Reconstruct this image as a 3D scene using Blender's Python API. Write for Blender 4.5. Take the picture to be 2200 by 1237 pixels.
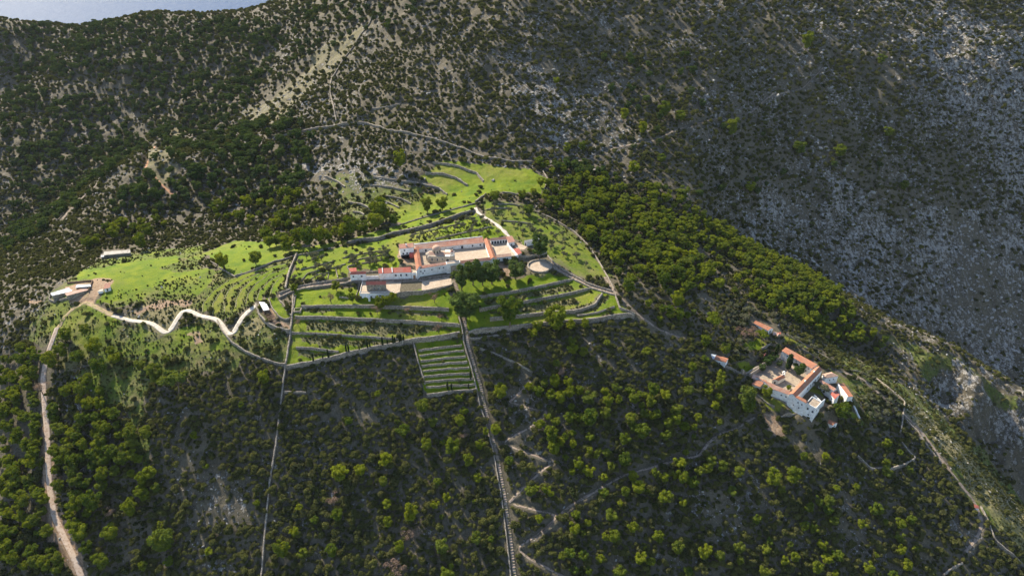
import bpy, math, random
import numpy as np
from mathutils import Vector, Matrix
for o in list(bpy.data.objects): bpy.data.objects.remove(o)
rng = np.random.default_rng(7); random.seed(7)
R = math.radians
SC = bpy.context.scene; COL = SC.collection

# ------------------------------------------------------------------ camera
CAMZ, PITCH, FPX = 214.0, R(32.5), 1486.0
cam = bpy.data.cameras.new('camera'); cam.sensor_width = 36; cam.lens = 36*FPX/2200
cam.clip_start = 1; cam.clip_end = 60000
co = bpy.data.objects.new('camera', cam); COL.objects.link(co); SC.camera = co
co.location = (0, 0, CAMZ); co.rotation_euler = (math.pi/2-PITCH, 0, 0)
# ------------------------------------------------------------------ sky, sun, exposure
SUN_EL, SUN_AZ = R(36), R(-38)          # azimuth measured from +Y towards +X
w = bpy.data.worlds.new('World'); SC.world = w; w.use_nodes = True
nt = w.node_tree; nt.nodes.clear()
sky = nt.nodes.new('ShaderNodeTexSky'); sky.sky_type = 'NISHITA'; sky.sun_disc = False
sky.sun_elevation = SUN_EL; sky.sun_rotation = SUN_AZ; sky.air_density = 1.0; sky.dust_density = 0.6
bg = nt.nodes.new('ShaderNodeBackground'); bg.inputs[1].default_value = 0.12
wo = nt.nodes.new('ShaderNodeOutputWorld')
nt.links.new(sky.outputs[0], bg.inputs[0]); nt.links.new(bg.outputs[0], wo.inputs[0])
sl = bpy.data.lights.new('sun', 'SUN'); sl.energy = 5.0; sl.angle = R(0.53); sl.color = (1, 0.90, 0.72)
so = bpy.data.objects.new('sun', sl); COL.objects.link(so)
sd = Vector((math.sin(SUN_AZ)*math.cos(SUN_EL), math.cos(SUN_AZ)*math.cos(SUN_EL), math.sin(SUN_EL)))
so.rotation_euler = sd.to_track_quat('Z', 'Y').to_euler(); so.location = (-200, 300, 500)
SC.view_settings.view_transform = 'Standard'; SC.view_settings.look = 'None'
SC.view_settings.exposure = 1.12; SC.view_settings.gamma = 1
SC.cycles.max_bounces = 5; SC.cycles.diffuse_bounces = 2; SC.cycles.glossy_bounces = 2
SC.cycles.transmission_bounces = 2; SC.cycles.transparent_max_bounces = 4

# ------------------------------------------------------------------ pixel <-> ray helpers (photo is 2200 x 1237)
sp, cp = math.sin(PITCH), math.cos(PITCH)
def rays(P):
    P = np.asarray(P, float).reshape(-1, 2)
    u = (P[:, 0]-1100)/FPX; v = (618.5-P[:, 1])/FPX
    return np.stack([u, cp+v*sp, -sp+v*cp], 1)
def onplane(P, z):
    d = rays(P); t = (z-CAMZ)/d[:, 2]
    return np.stack([d[:, 0]*t, d[:, 1]*t, np.full(len(t), float(z))], 1)
def project(x, y, z):
    dz = z-CAMZ; f = y*cp-dz*sp; v = y*sp+dz*cp
    f = np.maximum(f, 1)
    return 1100+FPX*x/f, 618.5-FPX*v/f, f
FR = dict(A=(820, 470, 5.5), B=(600, 540, 6.111), C=(1500, 660, 4.418), D=(60, 500, 3.929), E=(560, 330, 2.973),
          F=(560, 600, 2.619), G=(0, 0, 2), H=(1100, 0, 2), I=(0, 760, 2.594), J=(560, 820, 2.967),
          K=(1150, 820, 2.967), L=(1650, 640, 2.073), M=(1300, 300, 2.444), O=(0, 0, 1))
def fr(k, *pts):
    ox, oy, s = FR[k]
    if len(pts) == 1 and not np.isscalar(pts[0][0]): pts = pts[0]
    return [(ox+p[0]/s, oy+p[1]/s) for p in pts]

# ------------------------------------------------------------------ noise
def _h(i, j, seed):
    n = (i.astype(np.int64)*374761393+j.astype(np.int64)*668265263+seed*144665) & 0xffffffff
    n = ((n ^ (n >> 13))*1274126177) & 0xffffffff
    return ((n ^ (n >> 16)) & 0xffff)/65535.0
def noise(x, y, s, seed=0):
    x = np.asarray(x, float)/s+1000.3; y = np.asarray(y, float)/s+1000.7
    i = np.floor(x); j = np.floor(y); fx = x-i; fy = y-j
    out = 0
    ux = fx*fx*fx*(fx*(fx*6-15)+10); uy = fy*fy*fy*(fy*(fy*6-15)+10)
    def g(a, b):
        an = _h(i+a, j+b, seed)*6.2831853
        return np.cos(an)*(fx-a)+np.sin(an)*(fy-b)
    return 1.5*((g(0, 0)*(1-ux)+g(1, 0)*ux)*(1-uy)+(g(0, 1)*(1-ux)+g(1, 1)*ux)*uy)
def fbm(x, y, s, o=4, seed=0):
    r = 0; a = 1.0
    for k in range(o):
        r = r+a*noise(x, y, s/(2**k), seed+k*17); a *= 0.5
    return r
def sstep(a, b, x):
    t = np.clip((x-a)/(b-a), 0, 1); return t*t*(3-2*t)

# ------------------------------------------------------------------ terrain control points (photo pixel + height, and plain world points)
CP = [(1000,560,0),(930,605,-3.3),(860,600,-3.3),(1060,590,-3),(1160,572,-3),(900,530,0),(1100,530,0),
(1000,705,-14),(900,650,-8),(800,660,-9),(700,640,-7),(1100,650,-9),(1250,650,-10),(1150,700,-15),
(1030,845,-34),(1100,880,-37.5),(1100,1050,-55),(1100,1237,-72),(570,1237,-74),(0,1237,-88),(300,1237,-80),(1650,1237,-85),
(620,790,-22),(620,680,-10),(300,800,-30),(0,800,-50),(200,700,-20),(170,620,-15),(0,690,-38),(0,1000,-70),(300,1000,-52),
(600,1000,-48),(850,950,-44),(1400,900,-40),(1500,1050,-60),(1500,740,-28),(1340,640,-8),(1400,680,-17),(1500,700,-25),
(1690,700,-40),(1620,760,-41),(1700,820,-45),(1780,880,-52),(1600,880,-48),(1850,820,-52),(1900,840,-58),(1950,960,-70),(2050,950,-77),(1800,1100,-75),(2000,1237,-97),
(2100,1085,-86),(2200,1237,-104),(2200,1150,-100),(1939,780,-88),(2036,881,-110),(2200,1040,-140),(1809,736,-72),
(2000,750,-82),(2100,800,-89),(2200,850,-100),(1990,792,-85),(2090,850,-92),(2190,912,-104),(1900,705,-71),(2130,960,-127),(1810,670,-62),(1700,620,-48),(1600,600,-38),(1400,500,-15),(1300,560,-8),(1250,500,-5),(1100,470,1),
(1040,430,3),(1000,400,1),(1150,380,3),(960,350,9),(900,440,-5),(600,480,-23),(500,540,-14),(640,550,-6),(760,530,-3),
(480,610,-11),(450,660,-14),(250,545,-28),(330,600,-16),(380,520,-32),(120,590,-26),(60,640,-35),(330,320,-20),(130,480,-52),(215,400,-36),
(50,500,-100),(150,350,-88),(250,300,-72),(100,200,-45),(100,60,-5),(350,32,3),(100,50,-3),(450,46,-8),(530,44,-9),(250,150,-25),(0,48,-6),(0,200,-60),
(600,34,-6),(640,18,0),(800,0,75),(600,150,0),(400,150,-20),(500,300,-12),(600,400,-18),(450,430,-30),(430,330,-35),
(800,280,15),(800,100,45),(700,380,-4),(1100,330,9),(1100,200,34),(1100,0,88),(1300,330,2),(1300,200,28),(1300,50,70),
(1500,300,0),(1500,200,25),(1500,100,52),(1500,0,82),(1500,420,-21),(1450,560,-19),(1550,480,-44),(1200,380,0),
(1800,400,-48),(1800,200,12),(1800,0,72),(2200,400,-68),(2200,600,-125),(2200,200,0),(2200,0,60),(1650,480,-62),(1900,560,-95)]
WP = [(350,450,-150),(410,420,-165),(272,490,-97),(-900,1500,-320),(-500,1500,-300),(-300,1500,-150),(0,1400,60),(400,1400,100),(-1100,1200,-300),
(-250,1250,-60),(-420,1200,-90),(-600,1200,-110),(-750,1150,-90),(100,1000,150),(400,1000,140),(700,1100,130),(-60,950,130),(1100,1300,100),(900,800,20),(700,550,-160),(800,300,-200),
(500,200,-190),(350,120,-150),(150,100,-125),(0,100,-118),(-150,90,-125),(-350,120,-140),(-450,250,-110),(-600,450,-140),(-750,750,-90),(-700,600,-110),(-600,150,-190),(-1000,700,-150),(-1000,1000,-60),(1100,700,-60)]
pts = []
for x, y, z in CP:
    p = onplane([(x, y)], z)[0]; pts.append(p)
pts = np.array([list(p) for p in pts]+[list(map(float, p)) for p in WP])
def rbf_fit(P):
    S = 100.0
    X = P[:, :2]/S; n = len(X)
    d = np.linalg.norm(X[:, None]-X[None], axis=2)
    K = np.where(d > 0, d*d*np.log(d+1e-12), 0)+np.eye(n)*0.01
    Q = np.hstack([np.ones((n, 1)), X])
    A = np.zeros((n+3, n+3)); A[:n, :n] = K; A[:n, n:] = Q; A[n:, :n] = Q.T
    b = np.zeros(n+3); b[:n] = P[:, 2]
    c = np.linalg.solve(A, b)
    return X, c, S
RX, RC, RS = rbf_fit(pts)
GX0, GY0, GS = -1500.0, 40.0, 5.0
gx = np.arange(GX0, 1500, GS); gy = np.arange(GY0, 1560, GS)
MX, MY = np.meshgrid(gx, gy)
ZG = RC[-3]+RC[-2]*MX/RS+RC[-1]*MY/RS
for k in range(len(RX)):
    d2 = (MX/RS-RX[k, 0])**2+(MY/RS-RX[k, 1])**2
    ZG += RC[k]*0.5*d2*np.log(d2+1e-12)
ZG = np.clip(ZG, -480, 260)
def base_z(x, y):
    a = np.clip((x-GX0)/GS, 0, len(gx)-1.001); b = np.clip((y-GY0)/GS, 0, len(gy)-1.001)
    i = a.astype(int); j = b.astype(int); fa = a-i; fb = b-j
    return (ZG[j, i]*(1-fa)+ZG[j, i+1]*fa)*(1-fb)+(ZG[j+1, i]*(1-fa)+ZG[j+1, i+1]*fa)*fb
def inpoly(x, y, poly):
    poly = np.asarray(poly)[:, :2]
    res = np.zeros(x.shape, bool)
    m = (x >= poly[:, 0].min()) & (x <= poly[:, 0].max()) & (y >= poly[:, 1].min()) & (y <= poly[:, 1].max())
    if not m.any(): return res
    xs, ys = x[m], y[m]; r = np.zeros(xs.shape, bool); n = len(poly)
    for i in range(n):
        x1, y1 = poly[i]; x2, y2 = poly[(i+1) % n]
        if y1 == y2: continue
        c = ((y1 > ys) != (y2 > ys)) & (xs < (x2-x1)*(ys-y1)/(y2-y1)+x1)
        r ^= c
    res[m] = r
    return res
CALM = None
def calm(x, y):       # 1 on the cultivated plateau, 0 on the wild slopes
    a = np.exp(-(((x-20)/190)**2+((y-375)/62)**2)**2)
    b = np.exp(-(((x+200)/90)**2+((y-375)/45)**2)**2)
    c = np.exp(-(((x-165)/40)**2+((y-315)/32)**2)**2)
    return np.clip(a+b+c, 0, 1)
def Hs(x, y):
    x = np.asarray(x, float); y = np.asarray(y, float)
    z = base_z(x, y); c = 1-calm(x, y)
    far = sstep(430, 620, y)*sstep(1120, 820, y)
    right = sstep(150, 330, x)
    wild = c*(0.13+0.87*np.maximum(far, right))
    z = z+wild*(5.5*fbm(x, y, 95, 3, 3)+1.6*fbm(x, y, 22, 3, 9))
    rg = 1-np.abs(fbm(x+y*0.25, y*0.35, 17, 3, 31))
    cl = np.exp(-(((x-322)/62)**2+((y-352)/36)**2)**2)+np.exp(-(((x-480)/80)**2+((y-720)/110)**2)**2)
    st_ = 1-np.abs(fbm(x*0.8+y*0.6, (y*0.8-x*0.6)*0.3, 9, 3, 37))
    z = z+cl*(5.0*(st_-0.6)+1.2*noise(x, y, 4, 38))
    z = z+right*c*(3.0*(rg-0.6))+c*0.35*fbm(x, y, 5, 2, 77)
    return z
def march(P, f=Hs, far=1600):
    d = rays(P); n = len(d)
    L = np.linalg.norm(d[:, :2], axis=1)
    t = np.full(n, 110.0); done = np.zeros(n, bool)
    for k in range(900):
        tt = t+1.8+0.0
        z = CAMZ+d[:, 2]*tt
        below = z < f(d[:, 0]*tt, d[:, 1]*tt)
        done |= below
        t = np.where(done, t, tt)
        if done.all() or t.max() > far: break
    lo = t.copy(); hi = t+1.8
    for k in range(8):
        m = (lo+hi)/2
        b = CAMZ+d[:, 2]*m < f(d[:, 0]*m, d[:, 1]*m)
        hi = np.where(b, m, hi); lo = np.where(b, lo, m)
    return np.stack([d[:, 0]*hi, d[:, 1]*hi, CAMZ+d[:, 2]*hi], 1)
def marchm(lists):     # many polylines in one go
    flat = [p for l in lists for p in l]
    W = march(flat); out = []; k = 0
    for l in lists: out.append(W[k:k+len(l)]); k += len(l)
    return out
exec_sections = None
# ------------------------------------------------------------------ traced lines.  (points, step height, decay, wall height, thickness, label)
# uphill is to the LEFT of the direction of travel when step > 0
WALLS = [
 (fr('F',(185,85),(180,190),(168,300),(150,440),(130,560),(112,733))+fr('J',(100,400),(60,640),(30,950),(6,1250)),0,1,1.5,1.1,'very long straight drystone wall running down the dark slope west of the stairs'),
 (fr('F',(145,500),(300,470),(500,420),(680,380),(860,345),(1000,330),(1120,308)),2.2,7,0.9,1.2,'stone retaining wall along the lowest edge of the front terraces, cypresses behind it'),
 (fr('F',(230,160),(400,155),(640,155),(860,165),(1060,175)),1.8,7,0.4,1.1,'straight grey retaining wall of the uppermost front terrace starting at the square cistern'),
 (fr('F',(195,215),(400,218),(600,228),(800,240),(960,250),(1120,265)),1.8,7,0.4,1.1,'long pale retaining wall of the second front terrace ending at the stairs'),
 (fr('F',(175,300),(300,305),(500,318),(700,335),(790,342)),1.2,6,0.1,0.8,'low broken terrace wall above the row of small cypresses'),
 (fr('F',(200,388),(330,397),(440,415)),1.2,6,0.2,0.8,'short low terrace wall in the bottom corner beside the long straight wall'),
 (fr('F',(1170,303),(1300,283),(1450,268),(1700,240),(1900,225),(2100,208)),2.6,8,0.7,1.2,'long stone retaining wall under the terraces east of the stairs'),
 (fr('F',(2105,208),(2020,175),(2005,120),(1988,78)),0,1,1.6,1.0,'stone wall closing the eastern end of the front terraces'),
 (fr('F',(1225,105),(1400,80),(1600,40),(1760,2)),1.6,7,0.4,1.0,'topmost terrace wall east of the stairs, below the round threshing floor'),
 (fr('F',(1230,175),(1400,145),(1600,110),(1750,80),(1870,50)),1.8,7,0.4,1.0,'second terrace wall east of the stairs, rising to the walled lane'),
 (fr('F',(1290,228),(1450,212),(1620,192),(1780,185),(1880,150),(1920,85)),1.8,6,0.5,1.3,'thick terrace wall east of the stairs that bends sharply up at its end'),
 (fr('F',(1780,207),(1900,190),(1990,160)),1.0,5,0.3,0.8,'small low terrace wall in the eastern corner of the front terraces'),
 (fr('F',(1108,190),(1136,290),(1143,360),(1180,480),(1215,620),(1238,730))+fr('J',(1432,250),(1483,450),(1531,720),(1563,950),(1596,1260)),0,1,1.4,0.8,'drystone wall following the western side of the long stone stairs'),
 (fr('F',(858,350),(888,470),(925,590)),0,1,1.3,0.9,'stone wall on the west side of the small stepped garden'),
 (fr('F',(935,657),(1060,637),(1215,625)),1.5,5,0.8,1.0,'bottom retaining wall of the small stepped garden'),
 (fr('D',(1600,742),(1640,830),(1720,930),(1840,1010),(1950,1060),(2060,1100),(2180,1130)),0,1,1.4,1.0,'curved drystone wall sweeping below the white zigzag road'),
 (fr('D',(1925,600),(1955,700),(2025,775),(2100,815))+fr('F',(100,283),(165,297)),1.2,5,1.4,1.2,'curved stone enclosure wall around the brown corral'),
 (fr('D',(2035,565),(2062,640),(2120,715),(2172,742))+fr('F',(170,222)),0,1,1.0,0.8,'inner stone wall along the upper side of the brown corral'),
 (fr('B',(235,45),(190,150),(145,250),(110,380),(90,500)),0,1,2.0,1.3,'high stone wall between the curved terraces and the olive orchard'),
 (fr('B',(232,62),(120,95),(0,130))+fr('D',(2100,240),(2050,260),(1900,320),(1750,375)),0,1,1.4,1.0,'stone wall between the curved terraces and the western field'),
 (fr('D',(1750,375),(1680,335),(1620,300)),0,1,1.1,0.9,'short stone wall below the lone dark tree of the western field'),
 (fr('D',(1600,280),(1560,255),(1510,228)),0,1,1.0,0.8,'short stone wall above the lone dark tree of the western field'),
 (fr('E',(235,652),(340,632),(450,605)),0,1,1.0,0.9,'low stone wall at the western tip of the long northern boundary wall'),
 (fr('E',(560,575),(640,555),(750,547),(850,512),(960,492),(1080,462),(1250,402),(1372,366)),2.4,6,1.2,1.2,'long high northern boundary wall between the olive orchard and the grass strip'),
 (fr('E',(1372,312),(1400,288),(1440,260)),0,1,1.4,1.2,'short thick stone wall at the saddle beside the path junction'),
 (fr('E',(1545,250),(1600,255),(1650,266)),0,1,1.2,1.0,'short stone wall behind the clump of pines on the saddle'),
 (fr('E',(870,462),(1000,420),(1150,378),(1280,345),(1372,318)),0.8,5,0.3,0.8,'low stone wall between the grass strip and the big far field'),
 (fr('G',(1160,622),(1180,595),(1270,570),(1400,550),(1580,535),(1700,570),(1850,600),(2000,645),(2080,680),(2200,700),(2285,700)),0,1,1.8,1.3,'long winding drystone wall across the rocky slope above the big far field'),
 (fr('G',(1445,525),(1420,400),(1425,340),(1470,270),(1540,170),(1590,100),(1607,60)),0,1,1.5,1.2,'old drystone wall climbing the far mountain'),
 (fr('E',(1800,112),(1835,170),(1803,256)),0,1,1.3,0.9,'stone wall closing the east side of the big far field'),
 (fr('O',(1148,454),(1182,468),(1233,498),(1262,526),(1285,560),(1302,590),(1320,622)),0,1,1.0,0.9,'stone wall along the outer edge of the eastern orchard beside the pine wood'),
 (fr('A',(1555,468),(1690,458),(1820,440),(1950,412)),1.0,3,0.8,0.9,'low wall between the round threshing floor and the white store'),
 (fr('A',(1960,440),(2040,545),(2200,640))+fr('F',(1850,30),(1985,70)),0,1,1.2,0.9,'upper wall of the stone lane that descends eastward'),
 (fr('A',(2010,590),(2110,645),(2200,690))+fr('F',(1870,57),(1990,92)),0,1,1.0,0.9,'lower wall of the stone lane that descends eastward'),
 (fr('B',(930,362),(780,385),(640,402),(400,437),(270,462),(100,520),(0,562)),-1.2,3,0.9,1.0,'upper stone wall of the lane leading west from the monastery'),
 (fr('B',(1085,402),(820,432),(600,457),(300,492),(140,540),(0,612)),-2.0,4,0.7,1.0,'lower stone wall of the lane leading west from the monastery'),
 (fr('B',(0,640),(60,700),(110,800),(160,850)),0,1,0.7,0.7,'small crooked stone wall beside the brown corral'),
 (fr('B',(215,580),(200,680),(180,820)),0,1,1.0,0.8,'short stone wall between the corral garden and the front terraces'),
 (fr('B',(1060,440),(1035,520),(1010,590)),0,1,0.7,0.6,'short wall on the west side of the white terrace building'),
 (fr('B',(790,610),(860,612),(910,625)),0.8,3,0.2,0.7,'tiny retaining wall beside the bare almond tree'),
 (fr('B',(280,245),(400,215),(500,190),(720,130)),0.7,3,0.4,0.6,'thin pale terrace wall high in the western olive orchard'),
 (fr('B',(270,412),(370,290),(470,262),(740,210),(870,165)),0.6,3,0.4,0.6,'angled pale terrace wall through the western olive orchard'),
 (fr('B',(740,215),(755,290),(772,362)),0,1,0.9,0.7,'short straight wall next to the small white house'),
 (fr('B',(500,402),(560,325),(652,265),(640,370)),0,1,0.6,0.6,'hook shaped low wall in the western olive orchard'),
 (fr('B',(360,420),(450,340),(560,285)),0,1,0.5,0.6,'short slanting low wall in the western olive orchard'),
 (fr('B',(830,92),(1000,50),(1180,15),(1330,-8)),0.6,3,0.4,0.6,'thin pale wall crossing the orchard just west of the monastery tower'),
 (fr('B',(900,145),(1130,85),(1345,50)),0.6,3,0.4,0.6,'second thin pale wall west of the monastery tower'),
 (fr('B',(1080,160),(1220,135),(1355,112)),0.6,3,0.4,0.6,'third thin pale wall west of the monastery tower'),
 (fr('B',(1120,285),(1200,270),(1300,258)),0.6,3,0.4,0.6,'short thin wall behind the gap between the two low white houses'),
 (fr('B',(925,262),(885,205),(1000,180)),0,1,1.2,0.6,'corner of pale wall behind the small white house'),
 (fr('A',(340,185),(600,125),(950,50)),0.7,3,0.4,0.7,'thin terrace wall north of the monastery tower'),
 (fr('A',(640,235),(800,200),(1100,140),(1300,95)),0.7,3,0.4,0.7,'thin terrace wall directly north of the long wing'),
 (fr('D',(1475,672),(1480,600),(1560,500),(1700,400),(1900,330),(2100,280),(2190,262)),-0.9,3,0.15,0.7,'outermost curved terrace bank of the western fan of terraces'),
 (fr('D',(1562,685),(1563,600),(1620,512)),-0.9,3,0.15,0.7,'short second bank of the western fan of terraces'),
 (fr('D',(1662,672),(1655,580),(1700,480),(1800,410),(1950,345)),-0.9,3,0.15,0.7,'third curved bank of the western fan of terraces'),
 (fr('D',(1755,635),(1762,560),(1812,470),(1900,400),(2030,330)),-0.9,3,0.15,0.7,'fourth curved bank of the western fan of terraces'),
 (fr('D',(1840,605),(1860,520),(1920,440),(2050,350),(2190,300)),-0.9,3,0.15,0.7,'fifth curved bank of the western fan of terraces'),
 (fr('D',(1930,575),(1960,490),(2040,410),(2180,330)),-0.9,3,0.15,0.7,'sixth curved bank of the western fan of terraces'),
 (fr('D',(2045,535),(2070,450),(2150,365)),-0.9,3,0.15,0.7,'innermost short curved bank of the western fan of terraces'),
 (fr('E',(1100,62),(1250,80),(1380,125),(1425,178)),1.6,5,0.3,1.1,'highest curved terrace wall in the big far field'),
 (fr('E',(1050,128),(1160,130),(1250,155),(1322,203)),1.6,5,0.3,1.1,'second curved terrace wall in the big far field'),
 (fr('E',(1030,195),(1140,222),(1192,262)),1.4,5,0.3,1.0,'third curved terrace wall in the big far field'),
 (fr('E',(720,152),(820,165),(900,180),(1010,195)),1.2,5,0.4,1.2,'ruined terrace wall among rocks west of the big far field'),
 (fr('E',(790,272),(900,290),(962,322)),1.2,4,0.3,1.0,'rough terrace wall low on the western edge of the big far field'),
 (fr('E',(760,298),(830,318),(885,345)),1.2,4,0.3,1.0,'lower rough terrace wall on the western edge of the big far field'),
 (fr('E',(560,312),(640,325),(705,355)),1.2,4,0.4,1.2,'ruined terrace wall on the scrubby slope above the pine row'),
 (fr('E',(590,372),(640,378),(662,392)),1.0,4,0.4,1.2,'short ruined terrace wall just above the pine row'),
 (fr('E',(410,150),(480,175),(540,215)),1.0,4,0.4,1.2,'uppermost ruined terrace wall on the scrubby slope'),
 (fr('E',(700,205),(830,215),(950,240)),1.0,4,0.4,1.2,'ruined terrace wall in the middle of the scrubby slope'),
 (fr('E',(1440,360),(1500,350),(1580,350)),0.8,4,0.3,0.8,'upper low terrace wall in the eastern orchard near the saddle'),
 (fr('E',(1490,330),(1600,322),(1660,335)),0.8,4,0.3,0.7,'low terrace wall under the clump of pines on the saddle'),
 (fr('E',(1540,430),(1640,436),(1730,450)),0.7,4,0.3,0.7,'low terrace wall in the middle of the eastern orchard'),
 (fr('C',(410,632),(550,560),(690,490)),0,1,3.2,1.8,'thick stone precinct wall with a walkway, northwest of the lower monastery court'),
 (fr('C',(600,405),(645,380),(690,352)),0,1,1.8,1.0,'stone garden wall beside the small red shed'),
 (fr('C',(250,558),(340,600),(408,640)),0.8,4,0.8,0.9,'low wall from the tin roofed house to the bastion'),
 (fr('C',(835,258),(930,310),(1030,362),(1140,430),(1250,498)),0.8,3,0.6,0.8,'low stone wall behind the lower monastery, upper part'),
 (fr('C',(1260,512),(1450,600),(1660,660)),0.8,3,0.5,0.8,'long low stone wall running down the ridge past the lower monastery'),
 (fr('C',(990,408),(1100,460),(1210,545),(1240,590)),0.8,3,0.5,0.7,'low garden wall close behind the long wing of the lower monastery'),
 (fr('C',(1420,850),(1470,930),(1530,1060)),0,1,1.2,0.9,'narrow white wall running down from the red lean-to roof'),
 (fr('C',(780,1050),(900,1055),(1090,1055)),0.8,3,0.4,0.7,'thin pale wall at the foot of the lower monastery garden'),
 (fr('C',(705,870),(840,965),(940,925)),1.6,3,0.5,0.9,'stone terrace wall below the south wing of the lower monastery'),
 (fr('C',(560,830),(640,900),(720,960)),0,1,0.8,0.9,'row of stone blocks beside the large pine below the lower monastery'),
 (fr('L',(480,360),(530,400),(570,440)),0,1,1.0,0.9,'upper stub of stone wall on the ridge east of the lower monastery'),
 (fr('L',(575,440),(605,470),(598,530),(588,600)),0,1,1.6,1.0,'pale stone wall dropping straight down the ridge east of the lower monastery'),
 (fr('L',(590,640),(620,680),(655,718),(610,745),(550,765),(460,765),(400,705)),0,1,1.5,1.2,'hooked stone enclosure wall around the dark thicket on the ridge'),
 (fr('L',(610,540),(660,590),(700,650),(745,705),(765,735)),0,1,1.2,1.0,'crooked stone wall between the enclosure and the ridge path'),
 (fr('L',(945,930),(980,1000),(1005,1070),(1060,1130),(1150,1200)),0,1,1.4,1.0,'stone wall descending the ridge from the tiny shrine'),
 (fr('L',(780,1237),(820,1205),(862,1186)),0,1,1.2,1.2,'short stone wall near the bottom of the eastern slope'),
 (fr('F',(1220,385),(1320,420),(1440,475),(1530,525)),0,1,0.8,0.9,'ruined wall slanting away from the foot of the terraces east of the stairs'),
 (fr('F',(1175,335),(1300,315),(1400,295)),0,1,0.7,0.9,'low rubble wall just under the long eastern retaining wall'),
 (fr('J',(150,68),(220,70),(290,72)),0,1,0.8,0.8,'short crosswise stub wall joining the very long straight wall'),
 (fr('D',(490,165),(430,150),(385,178)),0,1,1.0,1.0,'small ring of stones on the slope beside the long hut'),
 (fr('G',(1600,470),(1650,465),(1720,450)),0,1,0.9,1.0,'short ruined wall on the mountain above the winding wall'),
 (fr('H',(1190,402),(1130,405),(1100,420)),0,1,0.9,1.0,'short pale wall at a bend of the far mountain trail'),
]
for k in range(8):   # rows of the small stepped garden
    a = k/7; l = (888+a*42, 400+a*208); r = (1133+a*72, 372+a*222)
    WALLS.append((fr('F', l, ((l[0]+r[0])/2, (l[1]+r[1])/2-4), r), 1.1, 3, 0.2, 0.7, '%s terrace wall down the small stepped garden beside the stairs' % ['first','second','third','fourth','fifth','sixth','seventh','eighth'][k]))
ROADS = [  # name, label kind, points, width, material
 ('concrete_road', fr('D',(712,698),(860,740),(1040,760),(1100,800),(1150,845),(1195,838),(1250,745),(1305,660),(1350,650),(1450,700),(1595,728),(1640,780),(1690,858),(1740,852),(1770,780),(1830,690),(1900,630),(1940,608)), 2.9, 'concrete'),
 ('dirt_track', fr('D',(500,590),(390,630),(310,710),(248,800)), 3.0, 'dirt'),
 ('dirt_track', fr('D',(500,592),(600,640),(712,698)), 3.0, 'dirt'),
 ('concrete_road', fr('D',(248,800),(215,890),(165,1020),(135,1170))+fr('I',(240,130),(250,300),(265,450),(268,600),(278,750),(302,900),(360,1030),(410,1130),(462,1260)), 2.7, 'pink'),
 ('footpath', fr('J',(1590,130),(1700,165),(1835,185),(1720,290),(1600,350),(1540,390),(1660,440),(1780,480),(1870,515),(1800,560),(1700,650),(1585,765)), 1.1, 'trail'),
 ('footpath', fr('J',(1610,780),(1760,820),(1899,850),(1850,910),(1740,990),(1630,1060),(1700,1120),(1800,1170),(1950,1250)), 1.2, 'trail'),
 ('footpath', fr('K',(0,1000),(120,880),(150,850),(250,770),(400,690),(550,600),(760,540),(900,500),(1050,470),(1100,390),(1180,330),(1280,300),(1350,250),(1400,225)), 1.25, 'trail'),
 ('footpath', fr('F',(1520,580),(1460,635),(1400,690)), 1.4, 'trail'),
 ('footpath', fr('L',(300,320),(420,360),(500,430),(610,520),(690,600),(760,700),(850,820),(920,905),(955,1000),(930,1070),(880,1130)), 1.7, 'trail'),
 ('footpath', fr('E',(1372,345),(1385,375),(1440,412),(1500,445),(1560,500),(1590,525)), 2.2, 'stonepath'),
 ('footpath', fr('M',(0,720),(50,800),(120,870),(200,940),(290,1000),(400,1040)), 1.8, 'trail'),
 ('footpath', fr('H',(1340,290),(1250,380),(1100,420),(1020,490),(850,515),(700,560),(610,605),(440,635),(340,680),(250,700)), 1.1, 'trail'),
 ('footpath', fr('G',(665,630),(625,720),(690,790),(745,840)), 2.0, 'redtrail'),
 ('footpath', fr('G',(270,940),(330,870),(420,790),(430,770)), 2.0, 'trail'),
]
STAIRS = fr('F',(1086,10),(1100,40),(1118,90),(1135,170),(1157,290),(1165,360),(1200,480),(1238,600),(1258,700))+fr('J',(1452,250),(1503,450),(1553,720),(1586,950),(1622,1260))
LANES = [fr('B',(1100,392),(780,410),(600,432),(400,452),(280,476),(130,528),(0,590)),
         fr('A',(1990,510),(2060,585),(2200,665))+fr('F',(1860,43),(1988,82))]
GW = marchm([wl[0] for wl in WALLS]); GR = marchm([r[1] for r in ROADS]); GST = march(STAIRS); GLN = marchm(LANES)
# ------------------------------------------------------------------ pads: (world polygon, z, outside blend)
Z1, ZF = 0.0, -3.3
PADS = []
def pad(pix, z, bl): PADS.append((onplane(pix, z)[:, :2], z, bl))
pad(fr('A',(190,330),(370,290),(1190,210),(1570,200),(1640,330),(1620,430),(1340,480),(800,590),(400,640),(230,520)), 0.0, 5)
pad(fr('A',(1590,300),(1700,290),(1880,270),(1870,360),(1700,380)), 0.2, 4)
pad(fr('B',(925,300),(1135,300),(1300,290),(1790,275),(2200,190),(2350,170),(2350,330),(2200,350),(1870,385),(1600,405),(1100,405),(940,390)), -3.3, 3)
pad(fr('B',(1090,400),(1600,402),(2260,330),(2280,430),(2200,470),(1870,515),(1585,530),(1540,552),(1060,556)), -3.35, 0.8)
pad([(1134,575),(1140,562),(1160,556),(1180,562),(1186,573),(1178,585),(1160,591),(1140,586)], -2.6, 4)
pad(fr('C',(420,640),(700,480),(840,400),(1130,560),(1180,600),(930,850),(870,840),(600,740)), -45, 4)
pad(fr('C',(1030,790),(1110,720),(1190,860),(1160,900)), -47, 3)
pad(fr('C',(700,840),(880,870),(960,935),(840,965),(705,880)), -46.3, 1.5)
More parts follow.
